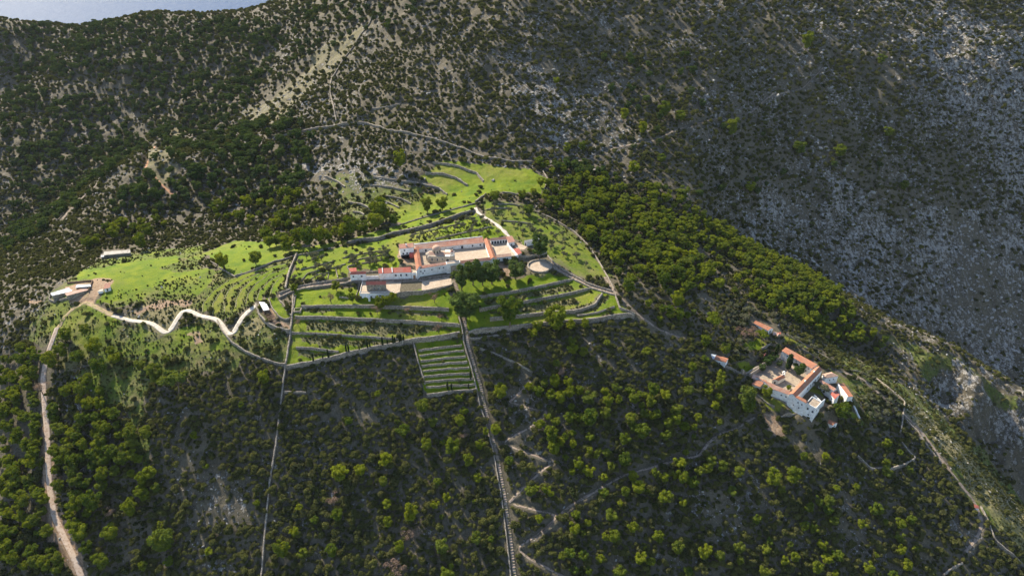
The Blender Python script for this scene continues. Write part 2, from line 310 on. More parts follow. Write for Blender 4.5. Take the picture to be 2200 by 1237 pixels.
pad(fr('C',(900,960),(960,940),(1090,1030),(1190,930),(1260,930),(1100,1050),(960,1020)), -48.6, 7)
def polydist(x, y, W):
    d = np.full(x.shape, 1e9); side = np.zeros(x.shape); s = np.zeros(x.shape); e = np.zeros(x.shape); acc = 0
    n = len(W)
    for i in range(n-1):
        ax, ay = W[i, :2]; bx, by = W[i+1, :2]; dx, dy = bx-ax, by-ay; L = math.hypot(dx, dy)+1e-9
        t = ((x-ax)*dx+(y-ay)*dy)/L; tc = np.clip(t, 0, L)
        px_, py_ = ax+dx/L*tc, ay+dy/L*tc
        dd = np.hypot(x-px_, y-py_); m = dd < d
        d = np.where(m, dd, d); side = np.where(m, np.sign(dx*(y-ay)-dy*(x-ax)), side); s = np.where(m, acc+tc, s)
        ov = np.abs(t-tc)
        if i > 0: ov = np.where(t < 0, 0, ov)
        if i < n-2: ov = np.where(t > L, 0, ov)
        e = np.where(m, ov, e); acc += L
    return d, side, s, e
def arclen(W): return np.concatenate([[0], np.cumsum(np.hypot(*(W[1:, :2]-W[:-1, :2]).T))])
FLAT = []
for g, r in zip(GR, ROADS): FLAT.append((g, arclen(g), r[2]/2))
FLAT.append((GST, arclen(GST), 1.3))
for g in GLN: FLAT.append((g, arclen(g), 1.2))
def smoothprof(g):
    z = Hs(g[:, 0], g[:, 1]); return z
FLATZ = [smoothprof(f[0]) for f in FLAT]
def Hf(x, y, pads=True):
    x = np.asarray(x, float); y = np.asarray(y, float); z = Hs(x, y)
    for W_, wl in zip(GW, WALLS):
        h, L = wl[1], wl[2]
        if h == 0: continue
        m = (x > W_[:, 0].min()-3*L) & (x < W_[:, 0].max()+3*L) & (y > W_[:, 1].min()-3*L) & (y < W_[:, 1].max()+3*L)
        if not m.any(): continue
        d, sd_, s, e = polydist(x[m], y[m], W_)
        z[m] += 0.5*h*sd_*np.exp(-d/L)*np.clip(1-e/3, 0, 1)
    for (W_, al, hw), fz in zip(FLAT, FLATZ):
        m = (x > W_[:, 0].min()-6) & (x < W_[:, 0].max()+6) & (y > W_[:, 1].min()-6) & (y < W_[:, 1].max()+6)
        if not m.any(): continue
        d, sd_, s, e = polydist(x[m], y[m], W_)
        zz = np.interp(s, al, fz); wgt = sstep(hw+2.6, hw+0.5, d)
        z[m] = z[m]*(1-wgt)+zz*wgt
    if pads:
        for P_, pz, bl in PADS:
            m = (x > P_[:, 0].min()-bl) & (x < P_[:, 0].max()+bl) & (y > P_[:, 1].min()-bl) & (y < P_[:, 1].max()+bl)
            if not m.any(): continue
            xm, ym = x[m], y[m]
            ins = inpoly(xm, ym, P_); d, _, _, _ = polydist(xm, ym, np.vstack([P_, P_[:1]]))
            wgt = np.where(ins, 1, sstep(bl, 0, d)); z[m] = z[m]*(1-wgt)+pz*wgt
    return z
def H1(x, y): return float(Hf(np.array([x]), np.array([y]))[0])

# ------------------------------------------------------------------ ground-cover zones (traced outlines laid on the terrain)
ZP = dict(
 grass=[fr('D',(390,400),(450,320),(620,300),(900,240),(1260,190),(1290,240),(1100,300),(1300,340),(1500,300),(1580,310),(1400,360),(1150,430),(950,480),(800,520),(720,600),(560,590),(690,480),(690,400),(540,400)),
  fr('D',(1480,180),(1620,110),(1760,60),(2000,80),(2200,110),(2200,215),(2000,265),(1760,365),(1690,335),(1620,300),(1600,240)),
  fr('E',(0,540),(130,620),(240,645),(450,600),(640,550),(750,545),(850,510),(1080,450),(1370,360),(1365,318),(1150,372),(900,450),(700,510),(600,540),(300,600),(120,590)),
  fr('E',(1020,150),(1150,50),(1400,70),(1600,90),(1740,105),(1840,170),(1790,258),(1560,250),(1440,260),(1360,318),(1100,380),(900,450),(850,420),(880,380),(800,310),(900,330),(1000,300),(1050,250),(1180,260),(1080,190)),
  fr('E',(240,655),(450,610),(750,550),(1080,475),(1370,385),(1580,520),(1440,530),(980,575),(880,580),(890,740),(760,750),(560,740),(570,820),(180,803)),
  fr('F',(185,60),(540,40),(560,100),(780,110),(1060,50),(1140,290),(1000,330),(680,380),(300,470),(150,495),(175,300)),
  fr('F',(1100,10),(1170,295),(1500,262),(2090,205),(1990,100),(1880,50),(1740,-15),(1600,-20),(1400,0),(1150,0)),
  fr('F',(870,350),(1120,315),(1230,620),(940,650)),
  fr('F',(30,100),(100,110),(170,220),(120,230),(60,150)),
  fr('C',(450,330),(600,300),(660,360),(450,420)), fr('C',(1040,790),(1110,740),(1190,860),(1150,890)), fr('C',(800,270),(830,265),(1030,370),(1020,395),(830,310)),
  fr('C',(860,960),(950,950),(1090,1035),(1080,1050),(870,1050)), fr('C',(590,830),(720,860),(840,960),(800,1020),(640,930)), fr('C',(420,500),(560,510),(440,600),(350,560)),
  fr('C',(1340,1000),(1500,1010),(1540,1080),(1400,1060))],
 olive=[fr('D',(430,330),(640,225),(900,165),(1300,120),(1500,90),(1520,300),(1600,310),(1760,380),(1560,500),(1440,660),(1200,640),(900,620),(700,520)),
  fr('E',(1440,300),(1700,330),(1760,380),(1900,470),(2040,560),(2120,640),(2200,780),(2080,800),(1860,680),(1800,600),(1700,540),(1600,520),(1440,400)),
  fr('D',(250,800),(330,680),(480,610),(720,700),(1160,860),(1600,740),(1720,930),(2180,1130),(1900,1120),(1500,1100),(1200,1179),(700,1179),(500,1000),(160,1000)),
  fr('D',(1440,680),(1540,500),(1700,395),(2200,240),(2200,500),(1940,590),(1700,700)),
  fr('D',(0,640),(330,380),(450,320),(620,300),(700,400),(560,600),(300,720),(200,900),(0,930)),
  fr('D',(1720,930),(1740,800),(1920,640),(2000,760),(2180,860),(2180,1110),(1900,1020)),
  fr('E',(180,803),(200,640),(0,720),(0,803)), fr('E',(420,150),(1000,200),(1030,300),(860,420),(640,500),(560,380)),
  fr('I',(400,100),(560,60),(800,120),(760,330),(830,600),(900,800),(860,820),(760,560),(560,240)),
  fr('L',(340,90),(540,190),(800,270),(1140,420),(1140,500),(820,330),(700,320),(560,220)), fr('L',(200,130),(330,280),(600,480),(880,850),(1140,1237),(1140,860),(860,610),(600,380),(420,290),(270,170)),
  fr('C',(1180,560),(1400,640),(1660,760),(1679,1100),(1540,1080),(1470,860),(1330,640))],
 dry=[fr('G',(1330,260),(1420,180),(1560,100),(1600,110),(1500,220),(1430,330),(1350,330)), fr('G',(1050,480),(1200,400),(1350,280),(1330,400),(1150,540)),
  fr('D',(820,690),(1000,600),(1300,580),(1450,680),(1330,640),(1230,760),(1180,840),(1080,780)), fr('D',(1740,900),(1800,780),(1960,760),(1980,860),(1820,960)),
  fr('L',(600,500),(900,800),(1000,1000),(1140,1237),(1140,950),(850,640),(640,480)), fr('G',(0,60),(160,50),(260,100),(60,110)),
  fr('A',(340,170),(1000,20),(1200,20),(1420,140),(1250,180),(900,220),(400,280)), fr('G',(620,720),(700,560),(800,560),(760,700),(680,900))],
 dirt=[fr('D',(335,435),(550,410),(515,498),(400,520),(340,470)), fr('D',(540,400),(690,395),(710,470),(560,590),(400,600),(330,600),(520,500)), fr('D',(1330,880),(1420,830),(1500,910),(1410,960)), fr('D',(940,640),(1150,560),(1400,560),(1350,600),(1200,620),(900,690)),
  fr('D',(1990,650),(2060,620),(2160,745),(2200,790),(2200,835),(2060,770)), fr('K',(1470,225),(1540,232),(1590,330),(1530,340),(1480,310)), fr('A',(180,360),(230,350),(260,500),(400,570),(390,600),(270,560),(200,450)),
  fr('A',(1350,550),(1500,540),(1500,650),(1400,650)), fr('A',(1620,300),(1700,280),(1720,380),(1650,380)), fr('C',(1170,930),(1240,930),(1200,990),(1100,1040)), fr('D',(0,560),(90,560),(90,590),(0,590)),
  fr('I',(225,400),(250,380),(300,640),(290,760),(400,1000),(500,1237),(380,1237),(260,960),(215,830),(240,600))],
 rock=[fr('M',(700,420),(900,300),(1200,260),(1500,330),(2200,500),(2200,1124),(1800,1100),(1240,860)), fr('H',(1850,60),(2200,120),(2200,700),(1950,520),(1800,300)),
  fr('L',(560,270),(700,290),(850,360),(1140,450),(1140,660),(1000,600),(860,500),(700,400)), fr('D',(0,500),(380,360),(200,500),(0,700)), fr('F',(1190,330),(1400,300),(1560,270),(1520,330),(1300,400)),
  fr('E',(250,20),(700,60),(1000,120),(1000,200),(600,200),(350,120)), fr('G',(300,430),(500,520),(500,640),(330,650)), fr('L',(630,720),(720,800),(740,850),(680,830)), fr('L',(640,880),(760,900),(900,980),(880,1080),(760,1000)),
  fr('I',(950,300),(1130,380),(1160,700),(1350,1100),(1250,1230),(1000,1000),(900,800),(840,650),(900,500)), fr('K',(1000,850),(1200,700),(1350,820),(1500,950),(1350,1050),(1200,940)), fr('K',(0,1140),(0,1000),(100,900),(330,680),(300,900)),
  fr('F',(440,440),(560,420),(560,500),(470,560)), fr('H',(100,300),(400,400),(560,640),(300,640),(0,420))],
)
ZW = {k: marchm(v) for k, v in ZP.items()}
BANDS = marchm([fr('D',(1440,690),(1450,600),(1550,480),(1700,390),(1900,320),(2200,245),(2200,480),(1940,585),(1760,690),(1600,720)), fr('F',(250,228),(600,238),(960,258),(1080,272),(900,310),(700,318),(420,292),(260,280)), fr('F',(230,310),(420,325),(700,352),(800,350),(640,378),(420,385),(330,375),(230,350)),
  fr('F',(200,395),(420,418),(380,430),(210,440)), fr('F',(240,168),(420,170),(400,185),(250,186)), fr('F',(700,175),(1040,185),(1050,215),(860,205)), fr('F',(1240,120),(1400,95),(1600,55),(1740,30),(1760,60),(1600,95),(1420,130),(1250,155)),
  fr('F',(1250,190),(1400,160),(1640,120),(1780,95),(1800,140),(1620,175),(1400,200)), fr('F',(1700,190),(1860,130),(1900,90),(1960,100),(1900,165),(1780,200)), fr('A',(1750,640),(1980,600),(2060,650),(1900,710),(1760,700))])
LEFTG = marchm([fr('D',(160,1000),(210,830),(300,690),(420,640),(500,610),(720,705),(1160,860),(1340,800),(1500,780),(1640,850),(1720,930),(1700,1000),(1300,1000),(1000,1020),(700,1060),(560,1179),(300,1179)), fr('D',(560,590),(700,470),(950,480),(1100,400),(1500,330),(1560,400),(1440,520),(1200,520),(900,600),(760,640)), fr('D',(180,600),(0,800),(0,930),(160,950),(280,700),(400,610)), fr('D',(430,330),(640,235),(900,180),(1300,130),(1480,120),(1490,240),(1250,190),(880,240),(600,300)), fr('I',(420,90),(600,60),(700,200),(640,260),(520,200)), fr('C',(1180,600),(1400,700),(1560,860),(1540,1000),(1440,900),(1330,700))])
EORCH = march(fr('E',(1440,300),(1700,330),(1760,380),(1900,470),(2040,560),(2120,640),(2200,780),(2080,800),(1860,680),(1800,600),(1700,540),(1600,520),(1440,400)))
def zones(x, y):
    wx = x+1.8*noise(x, y, 9, 201)+0.9*noise(x, y, 3, 202); wy = y+1.8*noise(x, y, 9, 203)+0.9*noise(x, y, 3, 204)
    out = {}
    for k, L in ZW.items():
        big = k in ('rock', 'dry', 'olive', 'dirt')
        w_ = 3.5 if k == 'dirt' else 24 if k == 'rock' else 9
        xx = x+w_*noise(x, y, 30, 205)+3*noise(x, y, 9, 206) if big else wx
        yy = y+w_*noise(x, y, 30, 207)+3*noise(x, y, 9, 208) if big else wy
        m = np.zeros(x.shape, bool)
        for P_ in L: m |= inpoly(xx, yy, P_)
        out[k] = m.astype(float)
    eo = inpoly(wx, wy, EORCH); lf = np.zeros(x.shape, bool)
    for P_ in LEFTG: lf |= inpoly(wx, wy, P_)
    f_ = np.clip(0.55+0.5*fbm(x, y, 11, 2, 650), 0, 1); f2 = np.clip(0.50+0.7*fbm(x, y, 16, 3, 651), 0, 0.9)
    out['grass'] = np.maximum(out['grass'], np.maximum(eo*f_, lf*f2)); out['orch'] = eo.astype(float); out['lf'] = lf.astype(float)
    st = np.zeros(x.shape, bool)
    for W_, wl in zip(GW, WALLS):
        if 'fan of terraces' not in wl[5]: continue
        q = (x > W_[:, 0].min()-5) & (x < W_[:, 0].max()+5) & (y > W_[:, 1].min()-5) & (y < W_[:, 1].max()+5)
        if q.any():
            d, sd_, s_, e = polydist(wx[q], wy[q], W_); mm = st[q]; mm |= (d < 3.6+0.8*noise(x[q], y[q], 6, 9)) & (sd_ < 0) & (e < 0.5); st[q] = mm
    out['grass'] = np.maximum(out['grass'], st.astype(float)); out['band'] = np.zeros(x.shape)
    for P_ in BANDS: out['band'] = np.maximum(out['band'], inpoly(wx, wy, P_).astype(float)*(1-st))
    return out

# ------------------------------------------------------------------ materials
class NB:
    def __init__(s, name):
        s.m = bpy.data.materials.new(name); s.m.use_nodes = True; s.t = s.m.node_tree
        s.b = s.t.nodes['Principled BSDF']; s.o = s.t.nodes['Material Output']; s.b.inputs['Roughness'].default_value = 0.9
        s.b.inputs['Specular IOR Level'].default_value = 0.15
    def n(s, typ, **k):
        x = s.t.nodes.new(typ)
        for a, v in k.items(): setattr(x, a, v)
        return x
    def l(s, a, b): s.t.links.new(a, b)
    def coord(s, kind='Object'):
        return s.n('ShaderNodeTexCoord').outputs[kind]
    def pos(s): return s.n('ShaderNodeNewGeometry').outputs['Position']
    def noise(s, sc, det=3, rough=0.6, vec=None, dist=0):
        x = s.n('ShaderNodeTexNoise'); x.inputs['Scale'].default_value = sc; x.inputs['Detail'].default_value = det
        x.inputs['Roughness'].default_value = rough; x.inputs['Distortion'].default_value = dist
        s.l(vec if vec is not None else s.pos(), x.inputs['Vector']); return x.outputs['Fac']
    def voro(s, sc, vec=None, out='Distance', feat='F1'):
        x = s.n('ShaderNodeTexVoronoi'); x.feature = feat; x.inputs['Scale'].default_value = sc
        s.l(vec if vec is not None else s.pos(), x.inputs['Vector']); return x.outputs[out]
    def ramp(s, fac, a, b, lo=0.0, hi=1.0):
        x = s.n('ShaderNodeMapRange'); x.inputs[1].default_value = a; x.inputs[2].default_value = b
        x.inputs[3].default_value = lo; x.inputs[4].default_value = hi; s.l(fac, x.inputs[0]); return x.outputs[0]
    def math(s, op, a, b=None, c=False):
        x = s.n('ShaderNodeMath'); x.operation = op; x.use_clamp = c
        for i, v in enumerate((a, b)):
            if v is None: continue
            if isinstance(v, (int, float)): x.inputs[i].default_value = v
            else: s.l(v, x.inputs[i])
        return x.outputs[0]
    def mix(s, fac, a, b, mode='MIX'):
        x = s.n('ShaderNodeMix'); x.data_type = 'RGBA'; x.blend_type = mode
        for i, v in ((0, fac), (6, a), (7, b)):
            if isinstance(v, (int, float)): x.inputs[i].default_value = v
            elif isinstance(v, tuple): x.inputs[i].default_value = (*v, 1)
            else: s.l(v, x.inputs[i])
        return x.outputs[2]
    def col(s, c):
        if isinstance(c, tuple): s.b.inputs['Base Color'].default_value = (*c, 1)
        else: s.l(c, s.b.inputs['Base Color'])
    def bump(s, h, st=0.5, dist=0.3):
        x = s.n('ShaderNodeBump'); x.inputs['Strength'].default_value = st; x.inputs['Distance'].default_value = dist
        s.l(h, x.inputs['Height']); s.l(x.outputs[0], s.b.inputs['Normal'])
def simple(name, c1, c2, sc=1.0, bump=0.3, c3=None, sc3=8):
    m = NB(name); f = m.ramp(m.noise(sc, 4), 0.35, 0.65); c = m.mix(f, c1, c2)
    if c3: c = m.mix(m.ramp(m.noise(sc3, 2), 0.52, 0.62), c, c3)
    m.col(c); m.bump(m.noise(sc*3, 3), bump, 0.15); return m.m
M = {}
def terrain_mat():
    m = NB('hillside_ground')
    a = m.n('ShaderNodeAttribute'); a.attribute_name = 'cover'; sp_ = m.n('ShaderNodeSeparateColor'); m.l(a.outputs['Color'], sp_.inputs[0])
    a2 = m.n('ShaderNodeAttribute'); a2.attribute_name = 'cover2'; sp2 = m.n('ShaderNodeSeparateColor'); m.l(a2.outputs['Color'], sp2.inputs[0])
    n1 = m.noise(0.9, 5, 0.7); n2 = m.noise(0.12, 4, 0.6); n3 = m.noise(0.025, 4, 0.55); n4 = m.noise(2.2, 3, 0.7)
    scrub = m.mix(m.ramp(n1, 0.38, 0.62), (0.062, 0.054, 0.032), (0.145, 0.120, 0.080))
    scrub = m.mix(m.ramp(n2, 0.5, 0.75), scrub, (0.145, 0.122, 0.088))
    olive = m.mix(m.ramp(n1, 0.42, 0.6), (0.048, 0.062, 0.012), (0.120, 0.155, 0.016))
    olive = m.mix(m.ramp(n2, 0.48, 0.68), olive, (0.15, 0.13, 0.055))
    grass = m.mix(m.ramp(n2, 0.35, 0.68), (0.082, 0.134, 0.003), (0.172, 0.204, 0.006))
    grass = m.mix(m.ramp(n4, 0.44, 0.66, 0, 0.55), grass, (0.04, 0.085, 0.004))
    grass = m.mix(m.math('MULTIPLY', m.ramp(n3, 0.48, 0.62), m.ramp(n1, 0.36, 0.62)), grass, (0.18, 0.165, 0.035))
    dry = m.mix(m.ramp(n1, 0.4, 0.6), (0.13, 0.12, 0.045), (0.25, 0.21, 0.11))
    dirt = m.mix(m.ramp(n1, 0.4, 0.62), (0.22, 0.14, 0.085), (0.35, 0.25, 0.17))
    c = m.mix(sp2.outputs[0], scrub, olive)
    c = m.mix(sp2.outputs[1], c, dry)
    c = m.mix(sp_.outputs[0], c, grass)
    c = m.mix(m.math('MULTIPLY', sp_.outputs[1], m.ramp(n2, 0.3, 0.5, 0.55, 1.0)), c, dirt)
    c = m.mix(m.math('MULTIPLY', sp_.outputs[2], 0.5), c, (0.075, 0.068, 0.052))
    # limestone showing through
    cov = sp_.outputs[2]
    rk = m.noise(0.40, 6, 0.78, dist=0.5)
    vs = m.n('ShaderNodeMapping'); vs.inputs['Scale'].default_value = (1.0, 0.45, 0.4); m.l(m.pos(), vs.inputs['Vector'])
    rk2 = m.noise(0.30, 6, 0.82, vec=vs.outputs[0])
    rr = m.math('ADD', m.math('MULTIPLY', rk, 0.5), m.math('MULTIPLY', rk2, 0.5))
    thr = m.ramp(cov, 0, 1, 0.64, 0.485)
    rf = m.math('MULTIPLY', m.math('SUBTRACT', rr, thr), 40, True)
    rf = m.math('MINIMUM', rf, 1.0); rf = m.math('MAXIMUM', rf, 0.0)
    rc = m.mix(m.ramp(n4, 0.35, 0.65), (0.15, 0.137, 0.12), (0.40, 0.372, 0.333))
    c = m.mix(rf, c, rc)
    m.col(c)
    hh = m.math('ADD', m.math('MULTIPLY', rf, 1.0), m.math('MULTIPLY', n1, 0.8))
    m.bump(hh, 0.9, 0.6)
    return m.m
M['ground'] = terrain_mat()
def stone_mat(name, ca, cb, cc, sc=1.6):
    m = NB(name); v = m.voro(sc, out='Color'); s_ = m.n('ShaderNodeSeparateColor'); m.l(v, s_.inputs[0])
    c = m.mix(s_.outputs[0], ca, cb); c = m.mix(m.ramp(m.voro(sc, out='Distance', feat='DISTANCE_TO_EDGE'), 0.0, 0.09), cc, c)
    c = m.mix(m.ramp(m.noise(0.4, 3), 0.5, 0.7, 0, 0.5), c, cc)
    m.col(c); m.bump(m.voro(sc, out='Distance', feat='DISTANCE_TO_EDGE'), 0.8, 0.25); return m.m
M['drystone'] = stone_mat('drystone', (0.18, 0.152, 0.12), (0.40, 0.35, 0.285), (0.11, 0.09, 0.065))
M['oldstone'] = stone_mat('church_stone', (0.34, 0.285, 0.22), (0.44, 0.375, 0.30), (0.27, 0.225, 0.175), 1.2)
M['bank'] = stone_mat('earth_bank', (0.22, 0.20, 0.09), (0.34, 0.31, 0.18), (0.10, 0.12, 0.03), 1.2)
M['limestone'] = simple('limestone', (0.26, 0.245, 0.225), (0.44, 0.415, 0.38), 0.8, 0.8, (0.12, 0.12, 0.11), 2.5)
M['white'] = simple('whitewash', (0.70, 0.69, 0.67), (0.82, 0.81, 0.79), 0.35, 0.1, (0.62, 0.60, 0.56), 0.8)
M['cream'] = simple('weathered_plaster', (0.58, 0.52, 0.44), (0.72, 0.66, 0.58), 0.4, 0.15)
M['red'] = simple('red_plaster', (0.50, 0.085, 0.07), (0.60, 0.14, 0.11), 0.5, 0.1)
M['pave'] = simple('paving', (0.36, 0.28, 0.205), (0.46, 0.37, 0.28), 0.3, 0.1, (0.29, 0.225, 0.165), 1.5)
M['pavedark'] = simple('court_paving', (0.27, 0.215, 0.16), (0.36, 0.29, 0.22), 0.25, 0.1, (0.22, 0.18, 0.14), 0.8)
M['concrete'] = simple('concrete', (0.46, 0.41, 0.34), (0.56, 0.51, 0.43), 0.25, 0.05, (0.38, 0.33, 0.27), 0.6)
M['pink'] = simple('pinkish_concrete', (0.44, 0.33, 0.25), (0.54, 0.43, 0.34), 0.3, 0.1, (0.36, 0.25, 0.18), 0.8)
M['dirt'] = simple('packed_dirt', (0.24, 0.18, 0.10), (0.33, 0.25, 0.16), 0.3, 0.3, (0.17, 0.17, 0.06), 0.5)
M['redtrail'] = simple('red_earth', (0.26, 0.14, 0.085), (0.36, 0.20, 0.12), 0.3, 0.3)
M['trail'] = simple('trail_earth', (0.20, 0.15, 0.115), (0.32, 0.25, 0.20), 0.4, 0.4, (0.10, 0.09, 0.055), 0.7)
M['stonepath'] = simple('stone_path', (0.46, 0.40, 0.34), (0.60, 0.54, 0.47), 0.6, 0.4, (0.34, 0.29, 0.24), 1.5)
M['step'] = simple('worn_step', (0.22, 0.17, 0.13), (0.33, 0.26, 0.21), 0.25, 0.3, (0.13, 0.12, 0.06), 0.5)
M['dark'] = simple('dark_opening', (0.012, 0.014, 0.018), (0.03, 0.03, 0.035), 1, 0)  # near-black stands for the shade inside openings that are not cut
M['frame'] = simple('painted_frame', (0.30, 0.31, 0.33), (0.40, 0.40, 0.42), 2, 0)
M['wood'] = simple('old_wood', (0.13, 0.08, 0.05), (0.22, 0.15, 0.10), 2, 0.3)
M['tin'] = simple('sheet_metal', (0.52, 0.54, 0.57), (0.66, 0.67, 0.69), 0.4, 0.1, (0.42, 0.38, 0.34), 0.9)
M['rust'] = simple('rusty_sheet', (0.42, 0.26, 0.19), (0.55, 0.38, 0.30), 0.5, 0.2)
M['bark'] = simple('bark', (0.10, 0.075, 0.055), (0.17, 0.13, 0.10), 3, 0.5)
def tile(name, a, b, c3):
    m = NB(name); uv = m.coord('UV'); s_ = m.n('ShaderNodeSeparateXYZ'); m.l(uv, s_.inputs[0])
    st = m.math('SINE', m.math('MULTIPLY', s_.outputs[0], 2*math.pi/0.42))
    row = m.math('SINE', m.math('MULTIPLY', s_.outputs[1], 2*math.pi/0.6))
    c = m.mix(m.ramp(m.noise(0.45, 6, 0.8), 0.40, 0.60), a, b); c = m.mix(m.ramp(m.noise(0.16, 3, 0.6), 0.48, 0.62, 0, 0.6), c, c3); c = m.mix(m.ramp(m.noise(2.0, 3), 0.55, 0.66), c, c3)
    c = m.mix(m.ramp(st, -1, -0.4, 0.35, 0), c, (0.10, 0.04, 0.03))
    m.col(c); m.bump(m.math('ADD', st, m.math('MULTIPLY', row, 0.3)), 0.6, 0.12); return m.m
M['tile'] = tile('terracotta_tiles', (0.34, 0.15, 0.10), (0.47, 0.24, 0.17), (0.42, 0.30, 0.24))
M['tileold'] = tile('faded_tiles', (0.46, 0.27, 0.19), (0.58, 0.38, 0.28), (0.36, 0.26, 0.20))
M['tilered'] = tile('new_red_tiles', (0.42, 0.10, 0.075), (0.52, 0.17, 0.12), (0.38, 0.19, 0.15))
M['tileorange'] = tile('orange_tiles', (0.38, 0.145, 0.08), (0.50, 0.225, 0.135), (0.34, 0.19, 0.13))
def leaf(name, a, b, sat=1.0, trans=0.35, hi=None):
    m = NB(name); oi = m.n('ShaderNodeObjectInfo')
    f = m.ramp(m.noise(0.5, 2, vec=m.pos()), 0.35, 0.65)
    c = m.mix(oi.outputs['Random'], a, b); r2 = m.math('FRACT', m.math('MULTIPLY', oi.outputs['Random'], 13.7)); c = m.mix(m.ramp(r2, 0.6, 1.0, 0, 0.55), c, (a[0]*1.3+.02, a[1]*1.05+.015, a[2]+.022)); c = m.mix(m.math('MULTIPLY', f, 0.5), c, hi or b)
    d = m.n('ShaderNodeBsdfDiffuse'); t = m.n('ShaderNodeBsdfTranslucent'); mx = m.n('ShaderNodeMixShader'); mx.inputs[0].default_value = trans
    m.l(c, d.inputs[0]); m.l(m.mix(1.0, c, (1.25, 1.15, 0.5), 'MULTIPLY'), t.inputs[0]); m.l(d.outputs[0], mx.inputs[1]); m.l(t.outputs[0], mx.inputs[2]); m.l(mx.outputs[0], m.o.inputs[0]); return m.m
M['pine'] = leaf('pine_needles', (0.052, 0.095, 0.018), (0.19, 0.218, 0.018), trans=0.32, hi=(0.19, 0.215, 0.02))
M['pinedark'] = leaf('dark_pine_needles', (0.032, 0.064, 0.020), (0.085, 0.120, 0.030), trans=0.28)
M['shrub'] = leaf('maquis_leaves', (0.030, 0.044, 0.016), (0.120, 0.128, 0.036), trans=0.28, hi=(0.13, 0.122, 0.042))
M['olive'] = leaf('olive_leaves', (0.085, 0.095, 0.055), (0.14, 0.145, 0.085), trans=0.2)
M['bare'] = leaf('dry_twigs', (0.17, 0.115, 0.085), (0.24, 0.17, 0.13), trans=0.15)
M['cypress'] = leaf('cypress_leaves', (0.016, 0.028, 0.012), (0.028, 0.042, 0.014), trans=0.1)

# ------------------------------------------------------------------ mesh plumbing
def tag(o, label=None, cat=None, group=None, kind=None):
    if label: o['label'] = label
    if cat: o['category'] = cat
    if group: o['group'] = group
    if kind: o['kind'] = kind
    return o
def mk(name, V, F, mat, parent=None, loc=None, uv=None, smooth=False):
    me = bpy.data.meshes.new(name); V = np.asarray(V, float)
    if loc is not None: V = V-np.asarray(loc)
    me.from_pydata(V.tolist(), [], [list(map(int, f)) for f in F]); me.materials.append(mat)
    if uv is not None:
        l = me.uv_layers.new(name='UVMap'); l.data.foreach_set('uv', np.asarray(uv, np.float32).ravel())
    if smooth: me.polygons.foreach_set('use_smooth', [True]*len(me.polygons))
    me.update(); o = bpy.data.objects.new(name, me); COL.objects.link(o)
    if parent is not None: o.parent = parent
    if loc is not None and parent is None: o.location = loc
    return o
def empty(name, loc, rz=0):
    o = bpy.data.objects.new(name, None); COL.objects.link(o); o.location = loc; o.rotation_euler.z = rz; o.empty_display_size = 0.1; return o
def gridmesh(name, X, Y, Z, mat, attrs=None, flip=False):
    r, c = X.shape; me = bpy.data.meshes.new(name)
    V = np.stack([X, Y, Z], -1).reshape(-1, 3).astype(np.float32)
    idx = np.arange(r*c).reshape(r, c)
    Q = np.stack([idx[:-1, :-1], idx[:-1, 1:], idx[1:, 1:], idx[1:, :-1]], -1).reshape(-1, 4).astype(np.int32)
    if flip: Q = Q[:, ::-1]
    me.vertices.add(len(V)); me.vertices.foreach_set('co', V.ravel())
    me.loops.add(Q.size); me.loops.foreach_set('vertex_index', Q.ravel())
    me.polygons.add(len(Q)); me.polygons.foreach_set('loop_start', np.arange(0, Q.size, 4, dtype=np.int32))
    me.polygons.foreach_set('use_smooth', np.ones(len(Q), bool))
    me.materials.append(mat); me.update(calc_edges=True)
    for k, v in (attrs or {}).items():
        a = me.color_attributes.new(k, 'FLOAT_COLOR', 'POINT'); a.data.foreach_set('color', v.astype(np.float32).ravel())
    o = bpy.data.objects.new(name, me); COL.objects.link(o); return o

# ------------------------------------------------------------------ the hillside: one sheet, fanned so that its cells grow with distance
NA, NR = 1250, 1250
ang = np.linspace(R(-52), R(52), NA); rad = np.exp(np.linspace(math.log(105), math.log(1560), NR))
AA, RR_ = np.meshgrid(ang, rad); TX = RR_*np.sin(AA); TY = RR_*np.cos(AA)
fx_, fy_ = TX.ravel(), TY.ravel()
TZ = Hf(fx_, fy_)
zn = zones(fx_, fy_)
patch = fbm(fx_, fy_, 60, 4, 301)
wildness = 1-calm(fx_, fy_)
cliff = np.exp(-(((fx_-322)/62)**2+((fy_-352)/36)**2)**2)+np.exp(-(((fx_-480)/80)**2+((fy_-720)/110)**2)**2)
soft = zn['rock']*(0.55+0.45*sstep(-0.5, 0.5, fbm(fx_, fy_, 35, 3, 311)))
rockc = np.clip(0.50+0.30*patch+0.15*wildness*sstep(430, 520, fy_), 0, 0.8)*wildness
rockc = np.clip(rockc+soft*0.26+cliff*0.38, 0, 1)
rockc *= (1-zn['grass']*0.97); rockc *= (1-0.45*zn['olive']*(1-zn['rock'])); rockc *= (1-zn['dirt']*0.7)
hillf = inpoly(fx_, fy_, march([(0,45),(620,30),(560,170),(480,290),(380,370),(250,470),(0,560)])[:, :2]); rockc = np.where(hillf, rockc*0.75, rockc)
one = np.ones_like(fx_)
zn['grass'] = zn['grass']*(1-0.75*zn['band'])
cov = np.stack([zn['grass'], zn['dirt'], rockc, one], -1); cov2 = np.stack([zn['olive'], zn['dry']*(0.5+0.5*sstep(-.3, .3, patch)), 0*one, one], -1)
hill = gridmesh('hillside', TX, TY, TZ.reshape(TX.shape), M['ground'], dict(cover=cov, cover2=cov2), flip=True); tag(hill, kind='structure')
